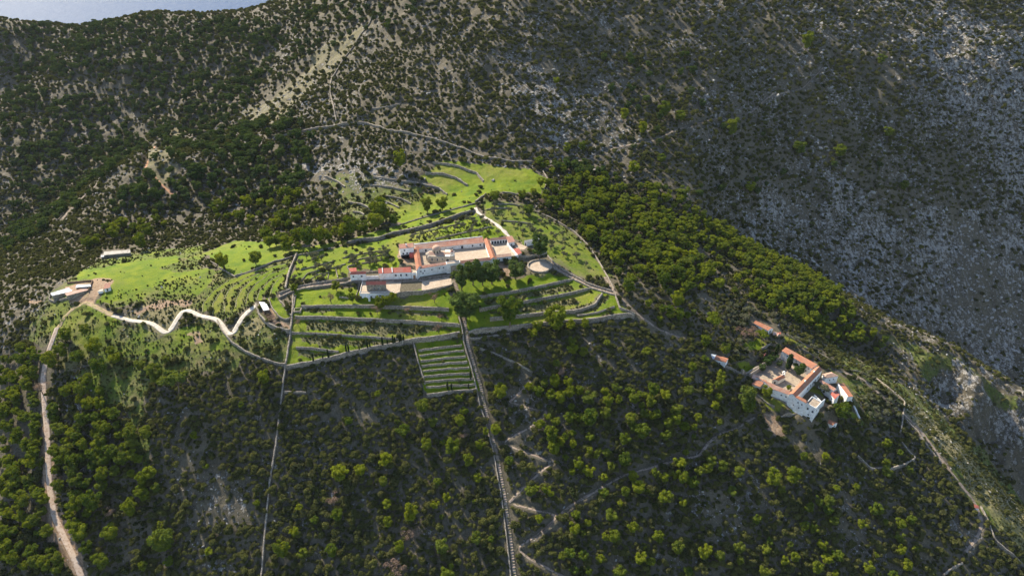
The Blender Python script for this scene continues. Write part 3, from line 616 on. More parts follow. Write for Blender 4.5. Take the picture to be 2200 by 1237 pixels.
def water():
    m = NB('sea_water'); m.col((0.03, 0.07, 0.155)); m.b.inputs['Roughness'].default_value = 0.5; m.b.inputs['Specular IOR Level'].default_value = 0.02
    m.bump(m.noise(0.02, 8, 0.7), 1.0, 6.0)
    return mk('sea', [(-7000, 300, -500), (7000, 300, -500), (7000, 9000, -500), (-7000, 9000, -500)], [(0, 1, 2, 3)], m.m)
tag(water(), kind='structure')

# ------------------------------------------------------------------ ribbons: roads, paths
def resample(W, step):
    W = np.asarray(W)[:, :2]; al = arclen(W); n = max(2, int(al[-1]/step)+1); s = np.linspace(0, al[-1], n)
    # Catmull-like smoothing by interpolating on the chord, then averaging
    P = np.stack([np.interp(s, al, W[:, 0]), np.interp(s, al, W[:, 1])], 1); return P, s
def smoothline(P, k=3):
    Q = P.copy()
    for _ in range(k): Q[1:-1] = (Q[:-2]+2*Q[1:-1]+Q[2:])/4
    return Q
def normals(P):
    T = np.gradient(P, axis=0); T /= np.linalg.norm(T, axis=1)[:, None]+1e-9; return T, np.stack([-T[:, 1], T[:, 0]], 1)
def ribbon(name, W, width, mat, lift=0.10, wob=0.0):
    P, s = resample(W, 1.2); P = smoothline(P, 6); T, N = normals(P); k = 5
    ww = width/2*(1+wob*noise(s, s*0+3, 4, 55)); offs = np.linspace(-1, 1, k)
    X = P[:, :1]+N[:, :1]*offs[None]*ww[:, None]; Y = P[:, 1:]+N[:, 1:]*offs[None]*ww[:, None]
    Z = Hf(X.ravel(), Y.ravel()).reshape(X.shape); Z = np.maximum(Z, Z.mean(1, keepdims=True)-0.1)+lift
    # skirts so the edge is a real step down
    X = np.hstack([X[:, :1], X, X[:, -1:]]); Y = np.hstack([Y[:, :1], Y, Y[:, -1:]]); Z = np.hstack([Z[:, :1]-0.8, Z, Z[:, -1:]-0.8])
    return gridmesh(name, X, Y, Z, mat)
for g, r in zip(GR, ROADS):
    o = ribbon(r[0], g, r[2], M[r[3]], 0.10 if r[3] in ('concrete', 'pink') else 0.03, 0.0 if r[3] in ('concrete', 'pink') else 0.35)
    tag(o, kind='structure')
for g in GLN: tag(ribbon('lane', g, 2.6, M['trail'], 0.07, 0.1), kind='structure')
def stairs():
    P, s = resample(GST, 1.15); T, N = normals(P); z = Hf(P[:, 0], P[:, 1])
    root = empty('stone_stairway', (P[0, 0], P[0, 1], z[0])); tag(root, 'very long flight of broad stone steps climbing from the bottom edge to the monastery gate', 'stairs')
    o_ = Vector(root.location); V = []; F = []; V2 = []; F2 = []
    for i in range(len(P)-1):
        zt = z[i]*0.4+z[i+1]*0.6+0.20-(0.05*(i % 3)); w_ = 0.8
        a = P[i]-N[i]*w_; b = P[i]+N[i]*w_; c = P[i+1]+N[i+1]*w_; d = P[i+1]-N[i+1]*w_
        c = b+(c-b)*0.995; d = a+(d-a)*0.995; k = len(V)
        for q in (a, b, c, d): V.append((q[0], q[1], zt))
        for q in (a, b, c, d): V.append((q[0], q[1], zt-1.6))
        F += [(k, k+1, k+2, k+3), (k, k+4, k+5, k+1), (k+1, k+5, k+6, k+2), (k+2, k+6, k+7, k+3), (k+3, k+7, k+4, k)]
    bed = ribbon('step_bed', GST, 1.5, M['step'], 0.12); bed.data.transform(Matrix.Translation(-o_)); bed.parent = root
    mk('steps', np.array(V)-np.array(o_), F, M['step'], root)
stairs()

# ------------------------------------------------------------------ drystone walls
def wall(W, h, th, mat, label, name='stone_wall', cat='wall', smooth_n=2, closed=False, zfix=None, depth=1.4):
    P, s = resample(W, 1.0); P = smoothline(P, smooth_n) if not closed else P; T, N = normals(P); n = len(P)
    th = th*0.78; h = h if zfix is not None else h*0.75
    jw = th/2*(1+0.15*noise(s, s*0+1, 1.5, 11)); P = P+N*(0.12*noise(s, s*0+9, 2.0, 12))[:, None]
    L = P+N*(jw)[:, None]; Rr = P-N*(jw)[:, None]
    zl = Hf(L[:, 0]+N[:, 0]*0.8, L[:, 1]+N[:, 1]*0.8); zr = Hf(Rr[:, 0]-N[:, 0]*0.8, Rr[:, 1]-N[:, 1]*0.8)
    top = np.maximum(zl, zr); k = np.array([.25, .5, .25])
    for _ in range(2): top = np.convolve(np.pad(top, 1, 'edge'), k, 'valid')
    top = top+h*(1+0.10*noise(s, s*0+5, 3.0, 13))+0.10*noise(s, s*0, 1.3, 14)
    if zfix is not None: top = np.full(n, zfix+h)
    bot = np.minimum(zl, zr)-depth
    V = np.zeros((n, 6, 3)); 
    V[:, 0, :2] = L+N*0.12; V[:, 0, 2] = bot; V[:, 1, :2] = L; V[:, 1, 2] = top-0.15; V[:, 2, :2] = P+N*th*0.25; V[:, 2, 2] = top+0.03
    V[:, 3, :2] = P-N*th*0.25; V[:, 3, 2] = top; V[:, 4, :2] = Rr; V[:, 4, 2] = top-0.17; V[:, 5, :2] = Rr-N*0.12; V[:, 5, 2] = bot
    F = []
    for i in range(n-1):
        for j in range(5): F.append((i*6+j, (i+1)*6+j, (i+1)*6+j+1, i*6+j+1))
    F.append(tuple(range(5, -1, -1))); F.append(tuple((n-1)*6+j for j in range(6)))
    loc = (float(P[n//2, 0]), float(P[n//2, 1]), float(bot[n//2]))
    o = mk(name, V.reshape(-1, 3), F, mat, loc=loc); return tag(o, label, cat, 'drystone and terrace walls', 'thing')
for W_, wl in zip(GW, WALLS):
    bank = 'bank' in wl[5]
    wall(W_, wl[3], wl[4], M['bank'] if bank else M['white'] if 'white wall' in wl[5] else M['drystone'], wl[5], name='terrace_bank' if bank else 'stone_wall', cat='terrace bank' if bank else 'wall')

# ------------------------------------------------------------------ plants: meshes, crown 1 m across before scaling
def ico():
    t = (1+5**.5)/2
    v = np.array([(-1,t,0),(1,t,0),(-1,-t,0),(1,-t,0),(0,-1,t),(0,1,t),(0,-1,-t),(0,1,-t),(t,0,-1),(t,0,1),(-t,0,-1),(-t,0,1)], float)
    f = [(0,11,5),(0,5,1),(0,1,7),(0,7,10),(0,10,11),(1,5,9),(5,11,4),(11,10,2),(10,7,6),(7,1,8),(3,9,4),(3,4,2),(3,2,6),(3,6,8),(3,8,9),(4,9,5),(2,4,11),(6,2,10),(8,6,7),(9,8,1)]
    return v/np.linalg.norm(v[0]), f
IV, IF = ico()
def ico2():
    V = [tuple(v) for v in IV]; F = []; cache = {}
    def mid(a, b):
        k = (min(a, b), max(a, b))
        if k not in cache:
            m = np.array(V[a])+np.array(V[b]); m /= np.linalg.norm(m); V.append(tuple(m)); cache[k] = len(V)-1
        return cache[k]
    for a, b, c in IF:
        x, y, z = mid(a, b), mid(b, c), mid(c, a); F += [(a, x, z), (b, y, x), (c, z, y), (x, y, z)]
    return np.array(V), F
IV2, IF2 = ico2()
def crown_mesh(name, lobes, nleaf, size, mat, seed, up=0.35, core=0.78):
    """leaf clumps spread through a cluster of lobes; lobes: (x,y,z,r,flat)"""
    g = np.random.default_rng(seed); V = []; F = []
    tot = sum(l[3]**2 for l in lobes)
    for (x, y, z, r, fl) in lobes:
        c = np.array([x, y, z]); k = len(V)
        q = IV2*(1+0.22*g.normal(size=(len(IV2), 1))); q = q*r*core*np.array([1, 1, fl])+c
        V += q.tolist(); F += [tuple(a+k for a in f) for f in IF2]
        n = int(nleaf*r*r/tot)
        d = g.normal(size=(n, 3)); d /= np.linalg.norm(d, axis=1)[:, None]; d[:, 2] = np.where(d[:, 2] < -0.3, -d[:, 2], d[:, 2])
        rad = r*(0.80+0.32*g.random(n)); P = c+d*rad[:, None]*np.array([1, 1, fl])
        nn = d+np.array([0, 0, up])+0.55*g.normal(size=(n, 3)); nn /= np.linalg.norm(nn, axis=1)[:, None]
        t = np.cross(nn, g.normal(size=(n, 3))); t /= np.linalg.norm(t, axis=1)[:, None]; b = np.cross(nn, t)
        s = size*(0.6+0.8*g.random(n))[:, None]; k = len(V)
        Q = np.stack([P-t*s, P-b*s*0.7, P+t*s, P+b*s*0.7+nn*s*0.5], 1).reshape(-1, 3)
        V += Q.tolist(); F += [(k+4*i, k+4*i+1, k+4*i+2, k+4*i+3) for i in range(n)]
    me = bpy.data.meshes.new(name); me.from_pydata(V, [], F); me.materials.append(mat); me.update(); return me
def trunk_mesh(name, h, r, mat, seed, limbs=4, spread=0.25):
    g = np.random.default_rng(seed); V = []; F = []
    def seg(a, b, r0, r1, n=6):
        a = np.array(a, float); b = np.array(b, float); d = b-a; d /= np.linalg.norm(d)
        t = np.cross(d, (0.3, 0.9, 0.1)); t /= np.linalg.norm(t); u = np.cross(d, t); k = len(V)
        for p, rr in ((a, r0), (b, r1)):
            for i in range(n):
                an = 6.283*i/n; V.append(tuple(p+(t*math.cos(an)+u*math.sin(an))*rr))
        for i in range(n): F.append((k+i, k+(i+1) % n, k+n+(i+1) % n, k+n+i))
    bend = g.normal(size=2)*0.04
    m = (bend[0], bend[1], h*0.55); seg((0, 0, -0.12), m, r, r*0.75); seg(m, (bend[0]*1.5, bend[1]*1.5, h), r*0.75, r*0.45)
    for i in range(limbs):
        an = 6.283*(i+g.random()*0.6)/limbs; s = spread*(0.7+0.5*g.random())
        seg(m, (m[0]+math.cos(an)*s, m[1]+math.sin(an)*s, h*(0.85+0.35*g.random())), r*0.5, r*0.2, 4)
    me = bpy.data.meshes.new(name); me.from_pydata(V, [], F); me.materials.append(mat); me.update(); return me
def pine_lobes(seed, flat=False):
    g = np.random.default_rng(seed); L = []
    n = 17
    for i in range(n):
        an = 6.283*i/n*2.6+g.random(); hgt = (i+0.5)/n; prof = math.sin(math.pi*min(1, 0.18+0.78*(1-hgt)**0.8)) if not flat else 1
        rr = (0.36*prof*(0.55+0.5*g.random())); zz = 0.22+0.66*hgt if not flat else 0.70+0.14*g.random()
        if flat: rr = 0.40*math.sqrt(g.random())
        L.append((math.cos(an)*rr, math.sin(an)*rr, zz, 0.105+0.06*g.random(), 0.72))
    L.append((0, 0, 0.48 if not flat else 0.76, 0.22, 1.1 if not flat else 0.5))
    return L
PV = []
for k in range(6):
    L = pine_lobes(40+k)
    PV.append((crown_mesh('pine_crown', L, 1250, 0.036, M['pine'], 50+k), trunk_mesh('pine_trunk', 0.6, 0.030, M['bark'], 60+k)))
PK = []
for k in range(2):
    PK.append((crown_mesh('dark_crown', pine_lobes(45+k), 1250, 0.036, M['pinedark'], 250+k), PV[k][1]))
PF = []
for k in range(2):
    L = pine_lobes(140+k, True)
    PF.append((crown_mesh('umbrella_crown', L, 900, 0.042, M['pine'], 150+k), trunk_mesh('umbrella_trunk', 0.75, 0.028, M['bark'], 160+k, 5, 0.3)))
def bush_lobes(seed, n=4):
    g = np.random.default_rng(seed)
    return [(0, 0, 0.28, 0.27, 1.1)]+[(g.normal()*0.2, g.normal()*0.2, 0.20+0.26*g.random(), 0.16+0.09*g.random(), 0.9) for _ in range(n)]
BV = [crown_mesh('bush_leaves', bush_lobes(70+k), 330, 0.062, M['shrub'], 80+k) for k in range(5)]
OV = []
for k in range(4):
    g = np.random.default_rng(90+k)
    L = [(g.normal()*0.2, g.normal()*0.2, 0.5+0.22*g.random(), 0.14+0.07*g.random(), 0.85) for _ in range(8)]
    OV.append((crown_mesh('olive_crown', L, 520, 0.045, M['olive'], 95+k, core=0.62), trunk_mesh('olive_trunk', 0.5, 0.045, M['bark'], 99+k, 5, 0.25)))
AV = []
for k in range(2):
    g = np.random.default_rng(190+k)
    L = [(g.normal()*0.22, g.normal()*0.22, 0.5+0.3*g.random(), 0.13+0.07*g.random(), 0.9) for _ in range(9)]
    AV.append((crown_mesh('bare_crown', L, 700, 0.022, M['bare'], 195+k, core=0.25), trunk_mesh('bare_trunk', 0.55, 0.035, M['bark'], 199+k, 7, 0.3)))
def cyp_lobes():
    return [(0, 0, 0.18+0.13*i, 0.085*(1 if i < 4 else 1.25-0.17*(i-3)+0.0), 1.35) for i in range(7)]
CM = (crown_mesh('cypress_crown', cyp_lobes(), 480, 0.03, M['cypress'], 300, up=0.9), trunk_mesh('cypress_trunk', 0.2, 0.02, M['bark'], 301, 0))
def rock_mesh(seed):
    g = np.random.default_rng(seed); q = IV2*(1+0.25*g.normal(size=(len(IV2), 1))); q = np.round(q*2.2)/2.2*0.6+q*0.4; q = q*0.5*np.array([1, 0.7, 0.55])
    me = bpy.data.meshes.new('rock'); me.from_pydata(q.tolist(), [], IF2); me.materials.append(M['limestone']); me.update(); return me
RV = [rock_mesh(400+k) for k in range(5)]

def tree(name, meshes, x, y, d, label, cat, group=None, hs=1.0, z=None, parts=('crown', 'trunk'), rz=None):
    z = H1(x, y) if z is None else z
    r = empty(name, (x, y, z-0.05), random.uniform(0, 6.28) if rz is None else rz); r.scale = (d, d, d*hs); tag(r, label, cat, group)
    for me, pn in zip(meshes, parts):
        o = bpy.data.objects.new(pn, me); COL.objects.link(o); o.parent = r
    return r

# ------------------------------------------------------------------ where the plants grow
def zoneat(x, y): return zones(np.asarray(x, float), np.asarray(y, float))
def scatter(x0, x1, y0, y1, step, jit=0.48):
    gx_, gy_ = np.meshgrid(np.arange(x0, x1, step), np.arange(y0, y1, step))
    gx_ = gx_.ravel()+rng.uniform(-jit, jit, gx_.size)*step; gy_ = gy_.ravel()+rng.uniform(-jit, jit, gy_.size)*step; return gx_, gy_
def inview(x, y, z, mx=260, my=160):
    px_, py_, f = project(x, y, z); return (px_ > -mx) & (px_ < 2200+mx) & (py_ > -my) & (py_ < 1237+my)
PZ = dict(  # pine woods: (outline, spacing m, diameter lo/hi, density)
 a=(march([(1150,350),(1250,352),(1330,385),(1420,405),(1500,455),(1560,495),(1640,545),(1760,605),(1830,665),(1905,735),(1880,765),(1790,735),(1700,692),(1600,645),(1500,645),(1490,700),(1440,722),(1380,690),(1340,620),(1300,560),(1240,490),(1150,440)]), 5.4, 4.5, 9.5, 0.86),
 b=(march([(0,770),(90,745),(96,860),(100,960),(110,1060),(150,1237),(0,1237)]), 5.4, 5, 9.0, 0.93),
 c=(march([(125,810),(150,770),(230,840),(290,900),(320,960),(340,1060),(350,1130),(330,1237),(190,1237),(140,1130),(112,1030),(105,900)]), 5.6, 5, 9, 0.88),
 d=(march([(0,70),(100,55),(450,45),(620,40),(580,150),(500,270),(420,330),(330,300),(250,180),(120,180),(0,160)]), 8.6, 6, 11, 0.85),
 e=(march([(0,180),(120,200),(240,200),(320,310),(250,380),(180,440),(100,500),(0,560)]), 8, 6, 11, 0.8),
 f=(march([(420,330),(520,270),(640,250),(690,330),(640,400),(700,470),(620,500),(430,455),(300,520),(170,540),(250,440),(330,350)]), 7, 6, 11, 0.68),
 g=(march([(640,20),(900,0),(900,60),(700,110),(560,230),(520,260),(560,150)]), 9, 6, 10, 0.5),
 h=(march([(1200,780),(1440,740),(1560,800),(1560,960),(1500,1060),(1300,1060),(1150,960),(1120,850)]), 6.5, 3.5, 8, 0.62),
 i=(march([(1060,880),(1150,960),(1500,1080),(1800,960),(1950,960),(2000,1237),(1150,1237),(1100,1050)]), 7.5, 3.2, 7.5, 0.5),
 j=(march([(620,840),(1000,860),(1080,1237),(580,1237)]), 10, 3, 6.5, 0.35),
 k=(march([(360,830),(600,800),(580,1237),(360,1237)]), 14, 3.5, 6, 0.30),
 l=(march([(1280,120),(1500,120),(1560,300),(1500,330),(1330,280)]), 11, 6, 10, 0.40),
 m=(march([(1200,170),(1800,330),(1950,360),(1700,450),(1450,420),(1250,350)]), 14, 5, 9, 0.30),
 n=(march([(1120,690),(1340,680),(1420,720),(1200,790),(1080,800)]), 8, 5, 8, 0.45),
 o=(march([(100,700),(230,690),(300,800),(400,800),(420,840),(330,860),(200,830),(120,790)]), 10, 4.5, 7.0, 0.12),
)
# pines picked out one by one: (frame, x, y, crown px in that frame, umbrella?)
SOLO = {'O': [(1000,648,74),(1095,680,56),(1192,684,56),(993,603,42),(1016,590,46),(1056,583,54),(1036,592,40),(1108,577,46),(1158,532,46),(634,617,20),(723,613,24),(757,641,17),
  (918,443,28),(950,437,31),(1063,419,26),(1122,417,22),(1135,449,27),(861,348,32),(481,560,33),(551,553,32),(307,523,30),(187,709,24),(147,719,32),(208,744,36),(139,754,30),(172,762,34),(116,777,34),(218,790,34),(251,767,28),(304,782,24),(360,770,18),(385,812,55),(342,805,42),(835,650,22),(818,655,24)],
 'E': [(40,505,97),(100,540,97),(180,572,104),(250,530,91),(310,545,104),(380,530,97),(440,520,84),(520,490,97),(590,480,110),(660,470,84),(740,430,110),(755,375,117),(860,418,78),(800,400,65),(240,590,65),(60,560,78),(150,545,91)],
 'J': [(515,565,125),(640,550,90),(800,490,95),(910,305,90),(1060,395,85),(1100,260,65),(1225,410,110),(1400,395,70),(1500,300,80),(1435,320,50),(1530,60,105),(785,635,65),(495,850,85),(965,840,110),(815,890,72),(460,1070,90),(890,1050,78),(150,1060,105),(275,1080,75),(1160,1040,105),(1375,1000,80),(1470,1000,50),(1200,1200,105),(1385,610,65),(1325,500,80),(1850,340,95),(1870,420,85),(1130,630,60),(1035,150,95),(1270,250,75)],
 'K': [(215,75,75),(340,95,95),(460,130,75),(530,120,55),(630,100,85),(745,60,85),(730,130,75),(215,225,85),(345,240,110),(100,330,95),(115,410,85),(240,400,55),(345,440,52),(675,300,115),(895,235,85),(955,445,50),(1185,540,75),(1290,570,80),(1505,600,115),(1630,595,112),(1705,475,55),(340,560,85),(480,530,65),(620,600,75),(650,660,100),(570,700,65),(815,600,72),(930,610,85),(820,720,100),(935,760,65),(480,840,88),(615,925,75),(780,975,85),(690,1040,48),(410,1120,62),(170,1110,58),(340,1200,58),(535,1210,85),(1065,1095,78),(1165,1100,75),(1290,1060,75),(1300,1140,58),(1405,880,58),(1710,910,55),(1735,805,55),(1645,1115,58),(1580,1140,55),(1620,1030,48),(1450,1210,75),(1345,140,110)],
 'L': [(180,930,38),(265,900,55),(260,940,48),(470,940,60),(515,995,33),(580,1000,50),(630,985,46),(580,1060,50),(585,1120,46),(610,1190,46),(200,1020,46),(155,1010,46),(115,1150,42),(70,1170,38),(210,1200,55),(440,1200,55),(295,1222,36),(718,268,16),(500,205,36),(460,160,38),(515,190,30),(370,165,36),(430,190,30)],
 'I': [(925,1030,140),(950,1150,60),(1580,1090,90),(790,760,80),(1480,130,80),(540,820,110),(630,980,100),(740,860,90),(460,980,110),(580,1150,90),(780,580,60)],
 'H': [(1580,265,40),(650,480,55),(720,500,55),(560,560,45),(640,680,45),(1675,795,45),(1610,570,45),(1400,650,60),(1230,640,60),(1260,190,60),(1020,800,50),(940,560,60),(730,830,60),(520,720,60),(300,630,40),(235,640,40),(480,500,45),(190,345,35)],
 'C': [(640,800,120),(440,860,190),(125,130,150),(60,330,110),(250,400,110),(590,245,120),(1330,990,150),(850,760,50)]}
UMB = {('C', 125), ('C', 590), ('O', 1001), ('O', 385)}
cand = []   # px, py(base), d_m, umbrella, solo
flat_px = []; flat_meta = []
for k, L in SOLO.items():
    for (x, y, dpx) in L:
        X, Y = fr(k, (x, y))[0]; dp = dpx/FR[k][2]
        flat_px.append((X, Y+(0.72 if (k, x) in UMB else 0.50)*dp)); flat_meta.append((dp, (k, x) in UMB, X, Y))
BW = march(flat_px, Hf)
pines = []
for p, (dp, um, X, Y) in zip(BW, flat_meta):
    f = project(*p)[2]; d = dp*f/FPX*1.12
    pines.append([p[0], p[1], d, um, True])
CLEAR = [(0,0)]
def roadmask(x, y, mar):
    m = np.zeros(x.shape, bool)
    for (W_, al, hw) in FLAT:
        q = (x > W_[:, 0].min()-9) & (x < W_[:, 0].max()+9) & (y > W_[:, 1].min()-9) & (y < W_[:, 1].max()+9)
        if q.any():
            d, *_ = polydist(x[q], y[q], W_); mm = m[q]; mm |= d < hw+mar; m[q] = mm
    return m
def wallmask(x, y, mar):
    m = np.zeros(x.shape, bool)
    for W_, wl in zip(GW, WALLS):
        q = (x > W_[:, 0].min()-9) & (x < W_[:, 0].max()+9) & (y > W_[:, 1].min()-9) & (y < W_[:, 1].max()+9)
        if q.any():
            d, *_ = polydist(x[q], y[q], W_); mm = m[q]; mm |= d < wl[4]/2+mar; m[q] = mm
    return m
KEEP = [P_[0] for P_ in PADS]
KEEPB = marchm([fr('D',(170,600),(200,490),(340,410),(560,400),(720,420),(720,520),(560,600)), fr('D',(600,220),(630,140),(870,140),(880,200)),
   fr('C',(70,500),(70,400),(300,440),(300,520),(260,570)), fr('C',(500,220),(500,90),(760,170),(840,270),(680,270)), fr('C',(1130,720),(1170,580),(1270,580),(1400,650),(1490,840),(1440,870),(1360,820),(1300,900),(1230,890),(1120,1040),(960,960),(870,880),(560,760),(600,500),(790,370),(1150,540)), fr('C',(1190,1150),(1190,1050),(1270,1030),(1340,1080),(1300,1170)),
   fr('L',(905,920),(905,895),(955,910),(960,955),(930,950)), fr('A',(1670,380),(1670,220),(1880,200),(1880,300)), fr('B',(900,390),(900,220),(2000,200),(2200,330),(2200,560),(1500,560),(1400,660),(1040,650),(1050,380))])
def keepmask(x, y):
    m = np.zeros(x.shape, bool)
    for P_ in KEEP+KEEPB: m |= inpoly(x, y, P_)
    return m
solo = np.array([[p[0], p[1], p[2]] for p in pines])
for k, (P_, step, d0, d1, den) in PZ.items():
    x, y = scatter(P_[:, 0].min(), P_[:, 0].max(), P_[:, 1].min(), P_[:, 1].max(), step)
    m = inpoly(x+5*noise(x, y, 20, 1), y+5*noise(x, y, 20, 2), P_); x, y = x[m], y[m]
    pr = den*np.clip(0.75+0.9*fbm(x, y, 45, 3, 500+ord(k)), 0.1, 1.25) if den < 0.9 else np.full(x.shape, den)
    m = rng.random(x.size) < pr; x, y = x[m], y[m]
    m = ~(roadmask(x, y, 1.6) | wallmask(x, y, 1.0) | keepmask(x, y)); x, y = x[m], y[m]
    if len(x):
        dd = np.sqrt(((x[:, None]-solo[None, :, 0])**2+(y[:, None]-solo[None, :, 1])**2)).min(1); m = dd > 3.6; x, y = x[m], y[m]
    for a, b in zip(x, y): pines.append([a, b, rng.uniform(d0, d1), False, False])
PA = np.array([[p[0], p[1], p[2], p[3], p[4]] for p in pines], float)
PZv = Hf(PA[:, 0], PA[:, 1]); ppx, ppy, pf = project(PA[:, 0], PA[:, 1], PZv+0.6*PA[:, 2]); scr = PA[:, 2]*FPX/pf
vis = (ppx > -10) & (ppx < 2210) & (ppy > -10) & (ppy < 1247)
score = np.where(vis, scr+np.where(PA[:, 4] > 0, 18, 0), 0)
order = np.argsort(-score); single = order[:300]; rest = order[300:]
# landmarks that a label can point to (photo pixels)
LM = [('the round threshing floor',1160,572),('the monastery gate',975,590),('the lower zigzag bend',350,715),('the upper road bend',395,668),('the brown corral',590,680),
 ('the sheep farm',170,622),('the long grey hut',248,545),('the white terrace building',800,635),('the small white house',768,590),('the square stone cistern',640,667),('the white store',1141,522),
 ('the terrace foot at the stairs',1000,715),('the east terrace corner',1360,680),('the small stepped garden',965,790),('the bottom of the stairs',1100,1225),('the middle of the stairs',1075,1010),('the stairs below the garden',1045,880),
 ('the arc wall end',613,788),('the long wall middle',592,980),('the long wall bottom',568,1220),('the dirt road bottom',165,1200),('the dirt road middle',103,1000),('the top of the dirt road',115,760),
 ('the tin roofed house',1535,770),('the orange roofed barn',1640,697),('the lower monastery bastion',1600,825),('the lower monastery chapel',1673,812),('the tiny cottage',1787,908),('the brown clearing',1665,915),
 ('the stepped path bend',1540,935),('the path fork',1195,1105),('the lower path middle',1310,1055),('the top path zigzag',1180,885),('the bottom path zigzag',1150,1190),
 ('the tiny shrine',2100,1085),('the hooked stone enclosure',1900,1005),('the eastern ridge bottom',2060,1200),('the pine wood tip',1890,740),('the saddle path junction',1030,440),('the far field tip',1160,390),
 ('the winding far wall bend',890,278),('the eastern rock cliff',2130,880),('the curved terraces',550,620),('the lower pale rocks',1560,1150),('the red trail',330,360)]
ORD = ['','second ','third ','fourth ','fifth ','sixth ','seventh ','eighth ','ninth ','tenth ','eleventh ','twelfth ','thirteenth ','fourteenth ','fifteenth ','sixteenth ','seventeenth ','eighteenth ','nineteenth ','twentieth ']
def autolabel(PX, PY, heads, kind):
    """each plant is named by its size and by its rank in nearness to a landmark"""
    PX = np.asarray(PX); PY = np.asarray(PY); lm = np.array([[l[1], l[2]] for l in LM], float)
    D = np.hypot(PX[:, None]-lm[None, :, 0], PY[:, None]-lm[None, :, 1]); rank = D.argsort(0).argsort(0)
    out = []; G_ = {}
    A = np.argsort(D, 1)
    for i in range(len(PX)):
        j = int(A[i, 0]); side = ('north' if PY[i] < lm[j, 1] else 'south')+('west' if PX[i] < lm[j, 0] else 'east')
        G_.setdefault((j, side, heads[i]), []).append(i)
    out = ['']*len(PX)
    for (j, side, h), L in G_.items():
        for r, i in enumerate(sorted(L, key=lambda q: D[q, j])): out[i] = '%s %s %sclosest to %s, on its %s side' % (h, kind, ORD[r] if r < 20 else 'very far, ', LM[j][0], side)
    return out
def headsize(s, names=('small', 'medium-sized', 'large')):
    q = np.quantile(s, [0.33, 0.7]); return [names[0] if v < q[0] else names[1] if v < q[1] else names[2] for v in s]
hs_ = headsize(scr[single], ('small rounded', 'bushy green', 'large spreading'))
labs = autolabel(ppx[single], ppy[single], hs_, 'pine')
for q, i in enumerate(single):
    x, y, d, um, sl_ = PA[i]; v = PF[q % 2] if um else PK[q % 2] if (abs(x-8) < 62 and 318 < y < 375 and sl_) else PV[q % 6]
    tree('pine_tree', v, x, y, d, labs[q], 'pine tree', 'pine trees on the slopes', z=PZv[i], hs=rng.uniform(0.8, 1.35))

# scattered instances for what nobody could count, one object each
def stuff(name, X, Y, Z, S, meshes, label, cat=None, tilt=0.0, zs=None):
    n = len(X); me = bpy.data.meshes.new(name); me.vertices.add(n)
    me.vertices.foreach_set('co', np.stack([X, Y, Z], 1).astype(np.float32).ravel())
    def attr(k, typ, arr, f): a = me.attributes.new(k, typ, 'POINT'); a.data.foreach_set(f, arr.ravel())
    attr('idx', 'INT', rng.integers(0, len(meshes), n).astype(np.int32), 'value')
    S3 = np.stack([S*rng.uniform(.85, 1.15, n), S*rng.uniform(.85, 1.15, n), S*(rng.uniform(.75, 1.15, n) if zs is None else zs)], 1).astype(np.float32)
    attr('scl', 'FLOAT_VECTOR', S3, 'vector')
    attr('rot', 'FLOAT_VECTOR', np.stack([rng.normal(0, tilt, n), rng.normal(0, tilt, n), rng.uniform(0, 6.28, n)], 1).astype(np.float32), 'vector')
    o = bpy.data.objects.new(name, me); COL.objects.link(o)
    t = bpy.data.node_groups.new(name, 'GeometryNodeTree'); t.interface.new_socket('Geometry', in_out='INPUT', socket_type='NodeSocketGeometry'); t.interface.new_socket('Geometry', in_out='OUTPUT', socket_type='NodeSocketGeometry')
    gi = t.nodes.new('NodeGroupInput'); go = t.nodes.new('NodeGroupOutput'); ip = t.nodes.new('GeometryNodeInstanceOnPoints'); j = t.nodes.new('GeometryNodeJoinGeometry')
    for m_ in reversed(meshes):
        src = bpy.data.objects.new(name+'_source', m_); oi = t.nodes.new('GeometryNodeObjectInfo'); oi.inputs['Object'].default_value = src; oi.inputs['As Instance'].default_value = True
        t.links.new(oi.outputs['Geometry'], j.inputs[0])
    t.links.new(gi.outputs[0], ip.inputs['Points']); t.links.new(j.outputs[0], ip.inputs['Instance']); ip.inputs['Pick Instance'].default_value = True
    for k, typ, sock in (('idx', 'INT', 'Instance Index'), ('scl', 'FLOAT_VECTOR', 'Scale'), ('rot', 'FLOAT_VECTOR', 'Rotation')):
        a = t.nodes.new('GeometryNodeInputNamedAttribute'); a.data_type = typ; a.inputs['Name'].default_value = k; t.links.new(a.outputs['Attribute'], ip.inputs[sock])
    t.links.new(ip.outputs[0], go.inputs[0]); md = o.modifiers.new('scatter', 'NODES'); md.node_group = t
    return tag(o, label, cat, kind='stuff')
x, y, d = PA[rest, 0], PA[rest, 1], PA[rest, 2]; z = PZv[rest]
m = inview(x, y, z); x, y, z, d = x[m], y[m], z[m], d[m]
join_meshes = []
for c_, t_ in PV[:5]:
    a = c_.copy(); nv = len(a.vertices)
    V = [tuple(v.co) for v in c_.vertices]+[tuple(v.co) for v in t_.vertices]; F = [tuple(p.vertices) for p in c_.polygons]+[tuple(q+nv for q in p.vertices) for p in t_.polygons]
    me = bpy.data.meshes.new('far_pine'); me.from_pydata(V, [], F); me.materials.append(M['pine']); me.materials.append(M['bark'])
    me.polygons.foreach_set('material_index', [0]*len(c_.polygons)+[1]*len(t_.polygons)); me.update(); join_meshes.append(me); bpy.data.meshes.remove(a)
print('pines', len(PA), 'rest', len(x))
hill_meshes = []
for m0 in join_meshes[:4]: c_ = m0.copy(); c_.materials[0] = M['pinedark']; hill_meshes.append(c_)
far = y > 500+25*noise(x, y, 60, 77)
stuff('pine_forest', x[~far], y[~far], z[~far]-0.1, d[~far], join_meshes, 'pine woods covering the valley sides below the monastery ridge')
stuff('hill_forest', x[far], y[far], z[far]-0.1, d[far], hill_meshes, 'darker pine forest on the far hill slopes')

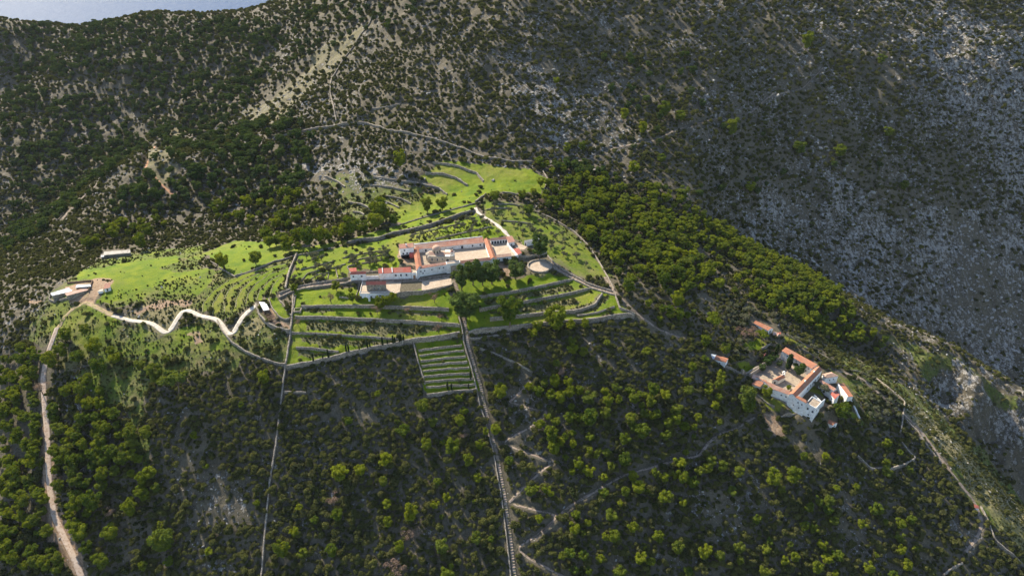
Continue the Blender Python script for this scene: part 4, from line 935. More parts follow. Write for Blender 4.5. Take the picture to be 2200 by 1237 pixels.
# maquis shrubs
def shrub_density(x, y):
    zz = zoneat(x, y); p = 0.88+0.50*fbm(x, y, 40, 4, 600)+0.45*fbm(x, y, 13, 2, 611)+np.where((y < 330) & (x < 230), 0.12, 0)
    rk = zz['rock']; p = p*(1-0.50*rk); p = p*(1-0.80*zz['olive']); p = p*(1-0.7*zz['dry']); p = np.where(zz['dirt'] > 0, 0.02, p); p = np.where(((zz['grass'] > 0) & (zz['lf'] == 0)) | (zz['orch'] > 0), 0.03, p); p = np.where(zz['lf'] > 0, 0.06, p); p = np.where(zz['band'] > 0, 0.10, p)
    lowcliff = np.clip(sstep(330, 420, x)*sstep(650, 560, y)+np.exp(-(((x-322)/62)**2+((y-352)/36)**2)**2), 0, 1); p = p*(1-0.75*lowcliff)
    p = p*(1-0.85*calm(x, y)*(zz['olive'] > 0)*(zz['band'] < 1))
    return np.clip(p, 0, 0.97)
xs, ys, ss = [], [], []
for (x0, x1, y0, y1, st, s0, s1) in ((-260, 330, 150, 330, 2.1, 1.5, 4.2), (-420, 460, 330, 480, 2.5, 1.4, 4.0), (-620, 660, 480, 700, 3.4, 1.8, 5.0), (-850, 800, 700, 1150, 5.0, 2.6, 6.4)):
    x, y = scatter(x0, x1, y0, y1, st); m = rng.random(x.size) < shrub_density(x, y); x, y = x[m], y[m]
    m = ~(roadmask(x, y, 1.1) | wallmask(x, y, 0.3) | keepmask(x, y)); x, y = x[m], y[m]
    xs.append(x); ys.append(y); ss.append(s0+(s1-s0)*rng.random(x.size)**1.8)
x, y = scatter(-360, 330, 200, 470, 1.25); zz = zoneat(x, y); m = rng.random(x.size) < np.clip((0.36+0.45*fbm(x, y, 14, 3, 640))*np.maximum(zz['olive'], zz['lf'])*(1-zz['grass']*(1-0.6*zz['lf']))*(1-0.8*zz['orch'])+(0.75+0.3*fbm(x, y, 9, 2, 641))*zz['band']+0.012*zz['grass']+0.25*zz['dry'], 0, .9)
x, y = x[m], y[m]; m = ~(roadmask(x, y, 0.5) | wallmask(x, y, 0.2) | keepmask(x, y)); x, y = x[m], y[m]; xs.append(x); ys.append(y); ss.append(0.55+0.95*rng.random(x.size)**1.5)
x = np.concatenate(xs); y = np.concatenate(ys); s = np.concatenate(ss); z = Hf(x, y); m = inview(x, y, z); x, y, z, s = x[m], y[m], z[m], s[m]
print('shrubs', len(x))
qx, qy, qf = project(x, y, z+0.3*s); sc_ = np.where((qx > 5) & (qx < 2195) & (qy > 5) & (qy < 1232), s*FPX/qf, 0); od = np.argsort(-sc_); one_ = od[:300]; two_ = od[300:]
labs = autolabel(qx[one_], qy[one_], headsize(sc_[one_], ('low dark green', 'rounded dark green', 'broad dark green')), 'shrub')
for q, i in enumerate(one_):
    o = bpy.data.objects.new('shrub', BV[q % 5]); COL.objects.link(o); o.location = (x[i], y[i], z[i]-0.15); o.rotation_euler.z = rng.uniform(0, 6.28); o.scale = (s[i]*1.4,)*3
    tag(o, labs[q], 'shrub', 'shrubs on the slopes')
x, y, z, s = x[two_], y[two_], z[two_], s[two_]
stuff('maquis_scrub', x, y, z-0.10*s, s*1.25, BV, 'dark maquis scrub covering the slopes')
# loose limestone
xs, ys, ss = [], [], []
for (x0, x1, y0, y1, st, s0, s1) in ((-260, 340, 150, 330, 2.4, 0.4, 1.5), (-420, 480, 330, 480, 3.0, 0.5, 2.0), (-620, 200, 480, 740, 4.0, 0.7, 3.2), (200, 700, 440, 900, 3.6, 0.9, 4.2)):
    x, y = scatter(x0, x1, y0, y1, st); zz = zoneat(x, y); pt = fbm(x, y, 60, 4, 301)
    p = (0.16+0.30*pt)*(1-calm(x, y))+0.50*zz['rock']+0.10*sstep(420, 500, y)+0.08*sstep(150, 300, x)*sstep(420, 500, y); p = np.where((zz['grass'] > 0), 0.008+0.03*zz['lf'], p); m = rng.random(x.size) < p; x, y = x[m], y[m]
    m = ~(roadmask(x, y, 0.3) | keepmask(x, y)); x, y = x[m], y[m]; xs.append(x); ys.append(y); ss.append(s0+(s1-s0)*rng.random(x.size)**2.2)
x = np.concatenate(xs); y = np.concatenate(ys); s = np.concatenate(ss); z = Hf(x, y); m = inview(x, y, z); x, y, z, s = x[m], y[m], z[m], s[m]
print('rocks', len(x))
stuff('limestone_rubble', x, y, z+0.02*s, s, RV, 'pale limestone rocks strewn over the slopes', tilt=0.35)

# ------------------------------------------------------------------ buildings
def q3(k, pts, z):
    """corner points: traced on the photo, lifted to their height (z is one number or one per point)"""
    P = fr(k, *pts); zz = [z]*len(P) if np.isscalar(z) else z
    return np.array([onplane([p], h)[0] for p, h in zip(P, zz)])
class B:
    def __init__(s, name, label, cat, zb, group=None):
        s.name, s.label, s.cat, s.zb, s.group = name, label, cat, zb, group; s.root = None; s.n = 0
    def _root(s, P):
        if s.root is None:
            c = P[:, :2].mean(0); s.root = empty(s.name, (c[0], c[1], s.zb)); tag(s.root, s.label, s.cat, s.group); s.o = np.array([c[0], c[1], s.zb])
    def part(s, name, V, F, mat, uv=None, parent=None):
        V = np.asarray(V, float); s._root(V)
        o = mk(name, V-s.o, F, mat, uv=uv); o.parent = parent or s.root; return o
    def prism(s, name, P, z0, z1, mat, parent=None):
        P = np.asarray(P)[:, :2]; n = len(P); s._root(P)
        a = sum(P[i, 0]*P[(i+1) % n, 1]-P[(i+1) % n, 0]*P[i, 1] for i in range(n))
        if a < 0: P = P[::-1]
        z1 = [z1]*n if np.isscalar(z1) else z1
        V = [(p[0], p[1], z0) for p in P]+[(p[0], p[1], z) for p, z in zip(P, z1)]
        F = [(i, (i+1) % n, n+(i+1) % n, n+i) for i in range(n)]+[tuple(range(n, 2*n)), tuple(range(n-1, -1, -1))]
        return s.part(name, V, F, mat, parent=parent)
    def slab(s, name, Q, th, mat, over=0.3, parent=None, lift=0.0):
        """a thick sloping roof plane; Q: a,b low edge, c,d high edge (b-c and d-a are the verges)"""
        Q = np.array(Q, float); a, b, c, d = Q
        def un(v): return v/(np.linalg.norm(v)+1e-9)
        e = un(b-a); u = un((d+c)/2-(a+b)/2)
        Q = np.array([a-e*over-u*over, b+e*over-u*over, c+e*over, d-e*over]); Q[:, 2] += lift
        nrm = un(np.cross(Q[1]-Q[0], Q[3]-Q[0])); nrm = nrm if nrm[2] > 0 else -nrm
        V = np.vstack([Q, Q-nrm*th]); F = [(0, 1, 2, 3), (7, 6, 5, 4), (0, 4, 5, 1), (1, 5, 6, 2), (2, 6, 7, 3), (3, 7, 4, 0)]
        L = np.linalg.norm(Q[1]-Q[0]); W_ = np.linalg.norm(Q[3]-Q[0]); uvq = [(0, 0), (L, 0), (L, W_), (0, W_)]
        idx = [0, 1, 2, 3, 3, 2, 1, 0, 0, 0, 1, 1, 1, 1, 2, 2, 2, 2, 3, 3, 3, 3, 0, 0]
        return s.part(name, V, F, mat, uv=[uvq[i] for i in idx], parent=parent)
    def window(s, p0, p1, u, z, w_, h_, mat='dark', name='window', arch=False, sill=True):
        p0 = np.array(p0)[:2]; p1 = np.array(p1)[:2]; t = p1-p0; L = np.linalg.norm(t); t /= L; n = np.array([t[1], -t[0]])
        cc = s.o[:2]; mid = (p0+p1)/2
        if np.dot(n, mid-cc) < 0: n = -n
        c = p0+t*L*u
        def box(w0, w1, h0, h1, d0, d1, nm, mt, parent=None):
            V = [(*(c+t*a+n*d), hh) for d in (d0, d1) for a, hh in ((w0, h0), (w1, h0), (w1, h1), (w0, h1))]
            if arch and nm in ('pane', 'door_leaf'):
                V = []; K = [(w0, h0), (w1, h0)]+[((w0+w1)/2+(w1-w0)/2*math.cos(q), h1-(w1-w0)/2+(w1-w0)/2*math.sin(q)) for q in np.linspace(0, math.pi, 8)]
                for d in (d0, d1): V += [(*(c+t*a+n*d), hh) for a, hh in K]
                m_ = len(K); F = [tuple(range(m_)), tuple(range(2*m_-1, m_-1, -1))]+[(i, (i+1) % m_, m_+(i+1) % m_, m_+i) for i in range(m_)]
            else: F = [(0, 1, 2, 3), (7, 6, 5, 4), (0, 4, 5, 1), (1, 5, 6, 2), (2, 6, 7, 3), (3, 7, 4, 0)]
            return s.part(nm, V, F, mt, parent=parent)
        V = []; F = []
        for (w0, w1, h0, h1) in ((-w_/2-.1, -w_/2, -h_/2, h_/2), (w_/2, w_/2+.1, -h_/2, h_/2), (-w_/2-.1, w_/2+.1, h_/2, h_/2+.1), (-w_/2-.16, w_/2+.16, -h_/2-.12, -h_/2)):
            k = len(V); V += [(*(c+t*a+n*d), z+hh) for d in (-0.05, 0.09) for a, hh in ((w0, h0), (w1, h0), (w1, h1), (w0, h1))]
            F += [tuple(i+k for i in f) for f in [(0, 1, 2, 3), (7, 6, 5, 4), (0, 4, 5, 1), (1, 5, 6, 2), (2, 6, 7, 3), (3, 7, 4, 0)]]
        f = s.part(name, V, F, M['frame'] if name == 'window' else M['cream'])
        box(-w_/2, w_/2, z-h_/2, z+h_/2, -0.05, 0.03, 'pane' if name == 'window' else 'door_leaf', M[mat], parent=f)
    def chim(s, p, z0, z1, w_=0.6, mat='white'):
        x, y = p[:2]; h = w_/2; V = [(x-h, y-h, z0), (x+h, y-h, z0), (x+h, y+h, z0), (x-h, y+h, z0), (x-h, y-h, z1), (x+h, y-h, z1), (x+h, y+h, z1), (x-h, y+h, z1)]
        s.part('chimney', V, [(3, 2, 1, 0), (7, 6, 5, 4), (0, 4, 5, 1), (1, 5, 6, 2), (2, 6, 7, 3), (3, 7, 4, 0)], M[mat])
def shed(name, label, k, near, farr, ze, zr, zb, rmat='tile', wmat='white', wins=(), cat='building', group=None, parapet=False, over=0.25):
    """lean-to: low edge near, high edge far"""
    b = B(name, label, cat, zb, group); a = q3(k, near, ze); c = q3(k, farr, zr); Q = np.array([a[0], a[1], c[1], c[0]])
    zt = [ze-.12, ze-.12, zr-.12, zr-.12]; n_ = Q[:, :2]
    ar = sum(n_[i, 0]*n_[(i+1) % 4, 1]-n_[(i+1) % 4, 0]*n_[i, 1] for i in range(4))
    b.prism('wall', n_, zb, zt if ar > 0 else zt[::-1], M[wmat]); b.slab('roof', Q, 0.16, M[rmat], over, lift=0.06)
    if parapet:
        d = c[1][:2]-c[0][:2]; d /= np.linalg.norm(d); nn = np.array([-d[1], d[0]])*0.35
        P_ = [c[0][:2]+nn*.9, c[1][:2]+nn*.9, c[1][:2]+nn*1.9, c[0][:2]+nn*1.9]; b.prism('parapet', P_, zb, zr+0.35, M['white'])
    for wn in wins:
        e = {'n': (Q[0], Q[1]), 'r': (Q[1], Q[2]), 'l': (Q[3], Q[0]), 'f': (Q[2], Q[3])}[wn[0]]; b.window(e[0], e[1], *wn[1:5], **(wn[5] if len(wn) > 5 else {}))
    b.Q = Q; return b
def gable(name, label, k, eave, ridge, ze, zr, zb, rmat='tile', wmat='white', wins=(), cat='building', group=None, over=0.25, hip=False):
    b = B(name, label, cat, zb, group); a = q3(k, eave, ze); r = q3(k, ridge, zr)
    # keep ridge parallel and centred
    far_ = 2*r-a; far_[:, 2] = ze; Q = np.array([a[0], a[1], far_[1], far_[0]])
    if hip:
        ax = r[1]-r[0]; hw = np.linalg.norm(r[0][:2]-a[0][:2])*0.9; L = np.linalg.norm(ax); f_ = min(0.45, hw/L); r = np.array([r[0]+ax*f_, r[1]-ax*f_])
        b.prism('wall', Q, zb, ze, M[wmat])
        def un(v): return v/np.linalg.norm(v)
        c = Q.mean(0); Qo = Q+np.array([un(q-c)*over*1.4*np.array([1, 1, 0]) for q in Q]); V = np.vstack([Qo, r, Qo-[0, 0, .18]])+[0, 0, .05]
        F = [(0, 1, 5, 4), (1, 2, 5), (2, 3, 4, 5), (3, 0, 4), (0, 6, 7, 1), (1, 7, 8, 2), (2, 8, 9, 3), (3, 9, 6, 0), (9, 8, 7, 6)]
        uv = []
        for f in F: uv += [tuple(V[i][:2]) for i in f]
        b.part('roof', V, F, M[rmat], uv=uv)
    else:
        P_ = Q[:, :2]; V = [(*p, zb) for p in P_]+[(*p, ze) for p in P_]+[(*r[0][:2], zr-.1), (*r[1][:2], zr-.1)]
        F = [(0, 1, 5, 4), (2, 3, 7, 6), (1, 2, 6, 9, 5), (3, 0, 4, 8, 7), (4, 5, 9, 8), (6, 7, 8, 9), (3, 2, 1, 0)]; b.part('wall', V, F, M[wmat])
        b.slab('roof', [Q[0], Q[1], r[1], r[0]], 0.16, M[rmat], over, lift=0.10); b.slab('roof', [Q[2], Q[3], r[0], r[1]], 0.16, M[rmat], over, lift=0.10)
    for wn in wins:
        e = {'n': (Q[0], Q[1]), 'r': (Q[1], Q[2]), 'l': (Q[3], Q[0]), 'f': (Q[2], Q[3])}[wn[0]]; b.window(e[0], e[1], *wn[1:5], **(wn[5] if len(wn) > 5 else {}))
    b.Q = Q; b.r = r; return b
def flat(name, label, k, pts, z, zb, wmat='white', top='pave', wins=(), cat='building', group=None, par=0.7):
    b = B(name, label, cat, zb, group); P_ = q3(k, pts, z); n = len(P_); b.prism('wall', P_, zb, z, M[wmat])
    c = P_[:, :2].mean(0); inn = np.array([c+(p-c)*(1-0.35/max(1, np.linalg.norm(p-c))) for p in P_[:, :2]]); b.prism('roof', np.array([c+(p-c)*0.97 for p in P_[:, :2]]), z-.1, z+.05, M[top])
    if par:
        V = []; F = []
        for i, (o_, i_) in enumerate(zip(P_[:, :2], inn)):
            V += [(*o_, z-.01), (*o_, z+par), (*i_, z+par), (*i_, z-.01)]
        for i in range(n):
            j = (i+1) % n
            for a in range(3): F.append((4*i+a, 4*j+a, 4*j+a+1, 4*i+a+1))
        b.part('parapet', V, F, M[wmat])
    for (i, *wn) in wins: b.window(P_[i], P_[(i+1) % n], *wn[:4], **(wn[4] if len(wn) > 4 else {}))
    b.Q = P_; return b
def sheet(name, k, pts, z, mat, kind='structure'):
    P_ = q3(k, pts, z); o = mk(name, np.vstack([P_, P_-[0, 0, .25]]), [tuple(range(len(P_)))]+[(i, i+len(P_), (i+1) % len(P_)+len(P_), (i+1) % len(P_)) for i in range(len(P_))], mat)
    if o.data.polygons[0].normal.z < 0: o.data.flip_normals()
    return tag(o, kind=kind)
D_ = dict(name='door')
G1 = 'ranges of the upper monastery'; G2 = 'buildings of the lower monastery'
# paving
sheet('courtyard', 'A', [(425,600),(420,345),(830,310),(832,545)], 0.05, M['pavedark'])
sheet('courtyard', 'A', [(832,545),(830,310),(1210,260),(1285,480)], 0.055, M['pave'])
sheet('courtyard', 'A', [(1330,470),(1290,260),(1490,250),(1610,425)], 0.06, M['pave'])
sheet('forecourt', 'A', [(1570,330),(1640,300),(1720,330),(1690,360),(1620,370)], 0.27, M['pave'])
sheet('lane', 'B', [(940,394),(1130,380),(1320,372),(1790,348),(2265,300),(2290,333),(1870,388),(1600,404),(1100,404)], -3.25, M['trail'])
sheet('deck', 'B', [(1092,405),(1600,406),(1582,526),(1540,548),(1062,553)], -3.20, M['pave'])
sheet('plaza', 'B', [(1874,390),(2258,335),(2262,432),(1868,515)], -3.20, M['pave'])
wall(q3('B', [(1540,554),(1585,534),(1870,519),(2070,492),(2262,440),(2275,400)], -3.3), 0.35, 0.8, M['drystone'], 'tall pale retaining wall holding up the paved plaza before the monastery gate', smooth_n=0, zfix=-3.3, depth=4.0)
wall(q3('B', [(1095,403),(1075,480),(1058,556)], -3.3), 0.7, 0.5, M['cream'], 'pale parapet on the west side of the paved deck', smooth_n=0, zfix=-3.3)
# upper monastery
shed('north_range', 'long north range of the upper monastery, pink tiled roof sloping to the courts', 'A', [(425,357),(1203,280)], [(385,308),(1190,216)], 3.0, 4.2, -0.6, 'tile', parapet=True,
     wins=[('n', .12, 1.4, .9, 1.3), ('n', .32, 1.4, .8, 1.2), ('n', .67, 1.2, 1.2, 1.9, dict(arch=True)), ('n', .83, 1.5, .8, 1.1), ('n', .95, 1.5, .8, 1.1)], group=G1)
gable('west_range', 'narrow west range of the upper monastery beside the church court', 'A', [(434,352),(470,556)], [(402,338),(440,566)], 3.0, 4.1, -3.4, 'tileorange', group=G1)
shed('front_range', 'front range west of the gate, white wall with six small windows', 'A', [(418,592),(762,538)], [(440,556),(752,512)], 2.5, 3.1, -3.6, 'tile', group=G1,
     wins=[('n', .12, 0.4, .6, .7), ('n', .25, 0.4, .6, .7), ('n', .19, -1.1, .6, .7), ('n', .50, 0.4, .6, .7), ('n', .76, .5, .6, .7), ('n', .90, .5, .6, .7)])
g = flat('gatehouse', 'white gatehouse with a dark arched portal in the middle of the front wall', 'A', [(764,540),(928,520),(922,496),(758,512)], 3.2, -3.6, group=G1, par=0.4)
g.window(g.Q[0], g.Q[1], .56, -1.5, 2.0, 3.4, name='door', arch=True); g.prism('portal_frame', [tuple((g.Q[0]+(g.Q[1]-g.Q[0])*u)[:2]+np.array([.25, -.5])*d) for u, d in ((.30, 0), (.80, 0), (.80, .12), (.30, .12))], -3.6, 1.9, M['oldstone'])
shed('front_range', 'front range east of the gate, long white wall partly behind the pines', 'A', [(928,528),(1290,484)], [(924,497),(1276,455)], 2.6, 3.5, -3.9, 'tile', group=G1,
     wins=[('n', u, 0.4, .75, .8) for u in (.06, .24, .42, .62, .80, .93)])
gable('cross_range', 'cross range between the two eastern courts with a gable on the front wall', 'A', [(1206,246),(1288,474)], [(1240,228),(1322,452)], 3.1, 4.6, -3.9, 'tileorange', group=G1, wins=[('r', .5, 2.6, .7, .9)])
shed('east_range', 'northeast range of the upper monastery with arches opening on the small east court', 'A', [(1288,256),(1492,236)], [(1284,232),(1475,212)], 2.8, 3.6, -0.6, 'tile', group=G1,
     wins=[('n', u, 1.1, 1.1, 1.8, dict(arch=True)) for u in (.1, .26, .42, .58, .74, .9)])
shed('east_range', 'short block at the northeast corner of the upper monastery', 'A', [(1500,282),(1572,268)], [(1472,212),(1535,202)], 2.8, 3.6, -1.0, 'tile', group=G1, wins=[('n', .5, .9, .7, .9)])
shed('front_range', 'easternmost front range, four small windows and a tan tiled roof', 'A', [(1352,458),(1532,438)], [(1358,426),(1520,408)], 2.5, 3.2, -3.9, 'tileold', group=G1,
     wins=[('n', .22, .7, .7, .8), ('n', .48, .7, .7, .8), ('n', .75, .9, .7, .8), ('n', .56, -1.3, .7, .8)])
wall(q3('A', [(1482,286),(1545,355),(1606,424)], 1.8), 1.8, 0.6, M['white'], 'white wall closing the small east court of the upper monastery', smooth_n=0, zfix=0)
wall(q3('A', [(1535,440),(1606,426)], 1.4), 1.4, 0.6, M['white'], 'short white wall at the corner of the small east court', smooth_n=0, zfix=0, depth=4)
wall(q3('A', [(836,330),(838,440),(842,500)], 1.6), 1.6, 0.6, M['oldstone'], 'stone wall between the church court and the big paved court', smooth_n=0, zfix=0)
shed('red_shed', 'small shed with a bright red roof against the east court wall', 'A', [(1608,424),(1652,404)], [(1562,352),(1622,348)], 1.6, 2.2, -1.5, 'tilered', 'cream')
gable('white_store', 'white store with a shallow pale roof beside the dark pine east of the monastery', 'A', [(1716,276),(1862,246)], [(1702,256),(1850,226)], 3.2, 3.9, -0.6, 'concrete', wins=[('l', .5, 1.1, 1.0, 2.0, D_), ('n', .6, 1.7, .7, .7)])
t = shed('tower_house', 'tall white house at the northwest corner of the monastery with red balcony', 'A', [(214,352),(376,336)], [(204,300),(364,286)], 6.2, 7.0, -2.5, 'tile',
     wins=[('n', .33, 4.6, .7, .9), ('n', .22, 2.4, .9, 1.0), ('n', .5, 2.4, .9, 1.0), ('n', .75, 2.4, .9, 1.0), ('l', .5, 4.4, .7, .9)])
e0, e1 = t.Q[0], t.Q[1]; ex = (e1-e0)[:2]; nn = np.array([ex[1], -ex[0]]); nn /= np.linalg.norm(nn)
p0 = e0[:2]+ex*.06; p1 = e0[:2]+ex*1.0
cur = [p0+nn*.02]+[p0+(p1-p0)*u+nn*(1.6+1.0*math.sin(u*math.pi)) for u in np.linspace(0, 1, 7)]+[p1+nn*.02]
t.prism('balcony', cur, -2.6, 0.0, M['red']); t.prism('balcony_wall', [p0+(p1-p0)*.62+nn*2.5, p1+nn*1.7, p1+nn*.05, p0+(p1-p0)*.62+nn*.05], 0.01, 2.6, M['red'])
t.prism('gallery', [p0+nn*.03, p0+(p1-p0)*.6+nn*.03, p0+(p1-p0)*.6+nn*.5, p0+nn*.5], 0.01, 1.5, M['dark']); t.chim(t.Q.mean(0), 6.3, 8.0)  # gallery is a solid dark block, its colour standing for the loggia's shade
lo = shed('low_house', 'long low white house with three windows and a red roof west of the monastery', 'B', [(1308,287),(1728,270)], [(1302,224),(1722,206)], 1.3, 2.5, -3.9, 'tilered', wins=[('n', .52, -.6, .9, 1.2), ('n', .68, -.6, .9, 1.2), ('n', .85, -.6, .9, 1.2)])
a_, b_, c_, d_ = lo.Q
for u in (.12, .42): P0 = a_+(b_-a_)*u; P1 = d_+(c_-d_)*u; lo.part('roof_rib', [P0+[-.25, 0, 0], P0+[.25, 0, 0], P1+[.25, 0, 0], P1+[-.25, 0, 0], P0+[-.25, 0, .5], P0+[.25, 0, .5], P1+[.25, 0, .5], P1+[-.25, 0, .5]], [(0, 1, 2, 3), (7, 6, 5, 4), (0, 4, 5, 1), (1, 5, 6, 2), (2, 6, 7, 3), (3, 7, 4, 0)], M['white'])
g = flat('side_gate', 'white wall with a small orange arched door joining the low house to the monastery', 'B', [(1732,282),(1800,278),(1790,250),(1740,235)], 0.9, -3.9, par=0)
g.window(g.Q[0], g.Q[1], .55, -2.0, 1.3, 2.6, mat='redtrail', name='door', arch=True)
sm = gable('small_house', 'small white house with two windows and a red roof, westernmost of the upper buildings', 'B', [(928,302),(1136,294)], [(945,270),(1132,264)], 1.3, 2.4, -3.9, 'tilered', wins=[('n', .19, -.3, .8, .9), ('n', .72, -.3, .8, .9)])
x4 = q3('B', [(935,268),(1012,262),(1008,226),(920,232)], 1.9); sm.prism('rear_wall', x4, -3.5, 1.9, M['white']); sm.slab('rear_roof', [x4[0], x4[1], x4[2]+[0, 0, .5], x4[3]+[0, 0, .5]], .18, M['tilered'], .2, lift=.2)
wall(q3('B', [(1140,326),(1230,322),(1306,318)], -1.0), 2.3, 0.5, M['white'], 'plain white wall joining the small white house to the long low house', smooth_n=0, zfix=-3.3)
ch = gable('stone_house', 'grey stone house with a bright red roof standing on the paved deck', 'B', [(1142,436),(1396,434)], [(1142,396),(1394,392)], 1.1, 2.5, -3.5, 'tilered', 'drystone', wins=[('n', .39, -1.7, .6, .9), ('n', .62, -1.7, .6, .9)])
u = q3('B', [(1150,512),(1390,510),(1390,500),(1150,502)], -3.2); ch.prism('bench', u, -3.4, -2.7, M['frame'])
dk = flat('terrace_building', 'white basement building under the paved deck with a buttress and small doors', 'B', [(1056,558),(1500,556),(1502,536),(1058,536)], -3.12, -9.5, wins=[(0, .33, -5.2, .7, .9), (0, .47, -5.4, .9, 1.7, D_), (0, .60, -4.4, 1.0, .7)], top='pave', par=0.3)
P0 = dk.Q[0]+(dk.Q[1]-dk.Q[0])*.28; dk.prism('buttress', [P0[:2]+[-.5, -1.6], P0[:2]+[.5, -1.6], P0[:2]+[.5, .05], P0[:2]+[-.5, .05]], -9.5, -4.4, M['white'])
P0 = dk.Q[0]+(dk.Q[1]-dk.Q[0])*.60; dk.prism('buttress', [P0[:2]+[-.35, -.9], P0[:2]+[.35, -.9], P0[:2]+[.35, .05], P0[:2]+[-.35, .05]], -9.5, -4.9, M['white'])
# the church
chu = B('domed_church', 'beige stone church with a round domed drum inside the western court', 'church', 0)
Q = q3('A', [(560,440),(812,456),(812,372),(560,376)], 4.3); chu.prism('wall', Q, 0, 4.3, M['oldstone'])
def lathe(b, name, c, prof, mat, n=24, a0=0, a1=2*math.pi, parent=None):
    V = []; F = []; full = abs(a1-a0-2*math.pi) < 1e-6; m_ = n if full else n+1
    for (r_, z_) in prof:
        for i in range(m_): a = a0+(a1-a0)*i/n; V.append((c[0]+r_*math.cos(a), c[1]+r_*math.sin(a), z_))
    for j in range(len(prof)-1):
        for i in range(n if full else m_-1): k = (i+1) % m_; F.append((j*m_+i, j*m_+k, (j+1)*m_+k, (j+1)*m_+i))
    o = b.part(name, V, F, mat, parent=parent); return o
Ql = (Q[0]+Q[3])/2; rad_ = np.linalg.norm((Q[0]-Q[3])[:2])*.5
for f_, r_, hh in ((.5, rad_*.62, 4.0), (.12, rad_*.36, 3.3), (.88, rad_*.36, 3.3)):
    c = Q[0]+(Q[3]-Q[0])*f_; lathe(chu, 'apse', c, [(r_, 0), (r_, hh), (r_*1.04, hh+.05), (r_*.6, hh+.7), (.01, hh+1.0)], M['oldstone'], 18, R(75), R(285))
dc = q3('A', [(650,400)], 4.3)[0]
lathe(chu, 'drum', dc, [(2.45, 4.2), (2.45, 7.2), (2.62, 7.25), (2.62, 7.4), (2.5, 7.42)], M['oldstone'], 28)
lathe(chu, 'dome', dc, [(2.5*math.cos(a), 7.4+1.9*math.sin(a)) for a in np.linspace(0, math.pi/2*.999, 9)], M['tileold'], 28)
for i in range(8):
    an = 6.283*i/8-1.3; p = dc[:2]+2.47*np.array([math.cos(an), math.sin(an)]); tt = np.array([-math.sin(an), math.cos(an)])*.28; nn_ = np.array([math.cos(an), math.sin(an)])*.05
    V = [(*(p-tt+nn_), 4.9), (*(p+tt+nn_), 4.9), (*(p+tt+nn_), 6.6), (*(p-tt+nn_), 6.6), (*(p-tt-nn_*3), 4.9), (*(p+tt-nn_*3), 4.9), (*(p+tt-nn_*3), 6.6), (*(p-tt-nn_*3), 6.6)]
    chu.part('drum_window', V, [(0, 1, 2, 3), (7, 6, 5, 4), (0, 4, 5, 1), (1, 5, 6, 2), (2, 6, 7, 3), (3, 7, 4, 0)], M['dark'])
mid0 = (Q[0]+Q[3])/2; mid1 = (Q[1]+Q[2])/2; mid0[2] = mid1[2] = 5.4
chu.slab('nave_roof', [Q[0]+(Q[3]-Q[0])*.2+[0, 0, .1], Q[1]+(Q[2]-Q[1])*.2+[0, 0, .1], mid1, mid0], .2, M['tileold'], .1); chu.slab('nave_roof', [Q[2]+(Q[1]-Q[2])*.2+[0, 0, .1], Q[3]+(Q[0]-Q[3])*.2+[0, 0, .1], mid0, mid1], .2, M['tileold'], .1)
chu.prism('roof_terrace', [Q[1][:2]*.98+Q[0][:2]*.02+[0, .3], Q[2][:2], Q[2][:2]*.75+Q[3][:2]*.25, Q[1][:2]*.75+Q[0][:2]*.25+[0, .3]], 4.31, 4.7, M['cream'])
for u_, w_, h_ in ((.13, .7, 2.0), (.38, .6, 1.8)): chu.window(Q[0], Q[1], u_, 2.1, w_, h_, arch=True)
chu.window(Q[0], Q[1], .86, 1.6, 1.9, 2.9, name='door', arch=True); chu.window(Q[0], Q[1], .62, 2.6, .5, .8)
bt = B('bell_tower', 'slender stone bell tower standing between the church and the gate', 'bell tower', 0)
c = q3('A', [(838,515)], 0)[0]; sq = lambda h, dx=0: [(c[0]-h+dx, c[1]-h), (c[0]+h+dx, c[1]-h), (c[0]+h+dx, c[1]+h), (c[0]-h+dx, c[1]+h)]
bt.prism('shaft', sq(1.1), 0, 5.2, M['oldstone']); bt.prism('cornice', sq(1.3), 5.2, 5.45, M['white'])
for dx, dy in ((-.8, -.8), (.8, -.8), (.8, .8), (-.8, .8)): bt.prism('pier', [(c[0]+dx-.25, c[1]+dy-.25), (c[0]+dx+.25, c[1]+dy-.25), (c[0]+dx+.25, c[1]+dy+.25), (c[0]+dx-.25, c[1]+dy+.25)], 5.45, 7.3, M['cream'])
bt.prism('cap', sq(1.25), 7.3, 7.55, M['white']); V = [(*p, 7.55) for p in sq(1.15)]+[(c[0], c[1], 8.7)]; bt.part('roof', V, [(0, 1, 4), (1, 2, 4), (2, 3, 4), (3, 0, 4), (3, 2, 1, 0)], M['tile'])
lathe(bt, 'bell', (c[0], c[1]), [(.42, 5.9), (.3, 6.2), (.24, 6.6), (.02, 6.75)], M['dark'], 12)
# threshing floor
th = B('threshing_floor', 'round paved threshing floor ringed by a low stone wall', 'threshing floor', -2.7)
tc = onplane([(1159.5, 573)], -2.6)[0]; rx = 6.9
lathe(th, 'ring_wall', tc, [(rx+.75, -5.5), (rx+.7, -1.6), (rx, -1.55), (rx-.02, -2.7)], M['drystone'], 48); lathe(th, 'paved_floor', tc, [(.01, -2.42), (rx+.05, -2.42), (rx+.05, -2.8)], M['pave'], 48)
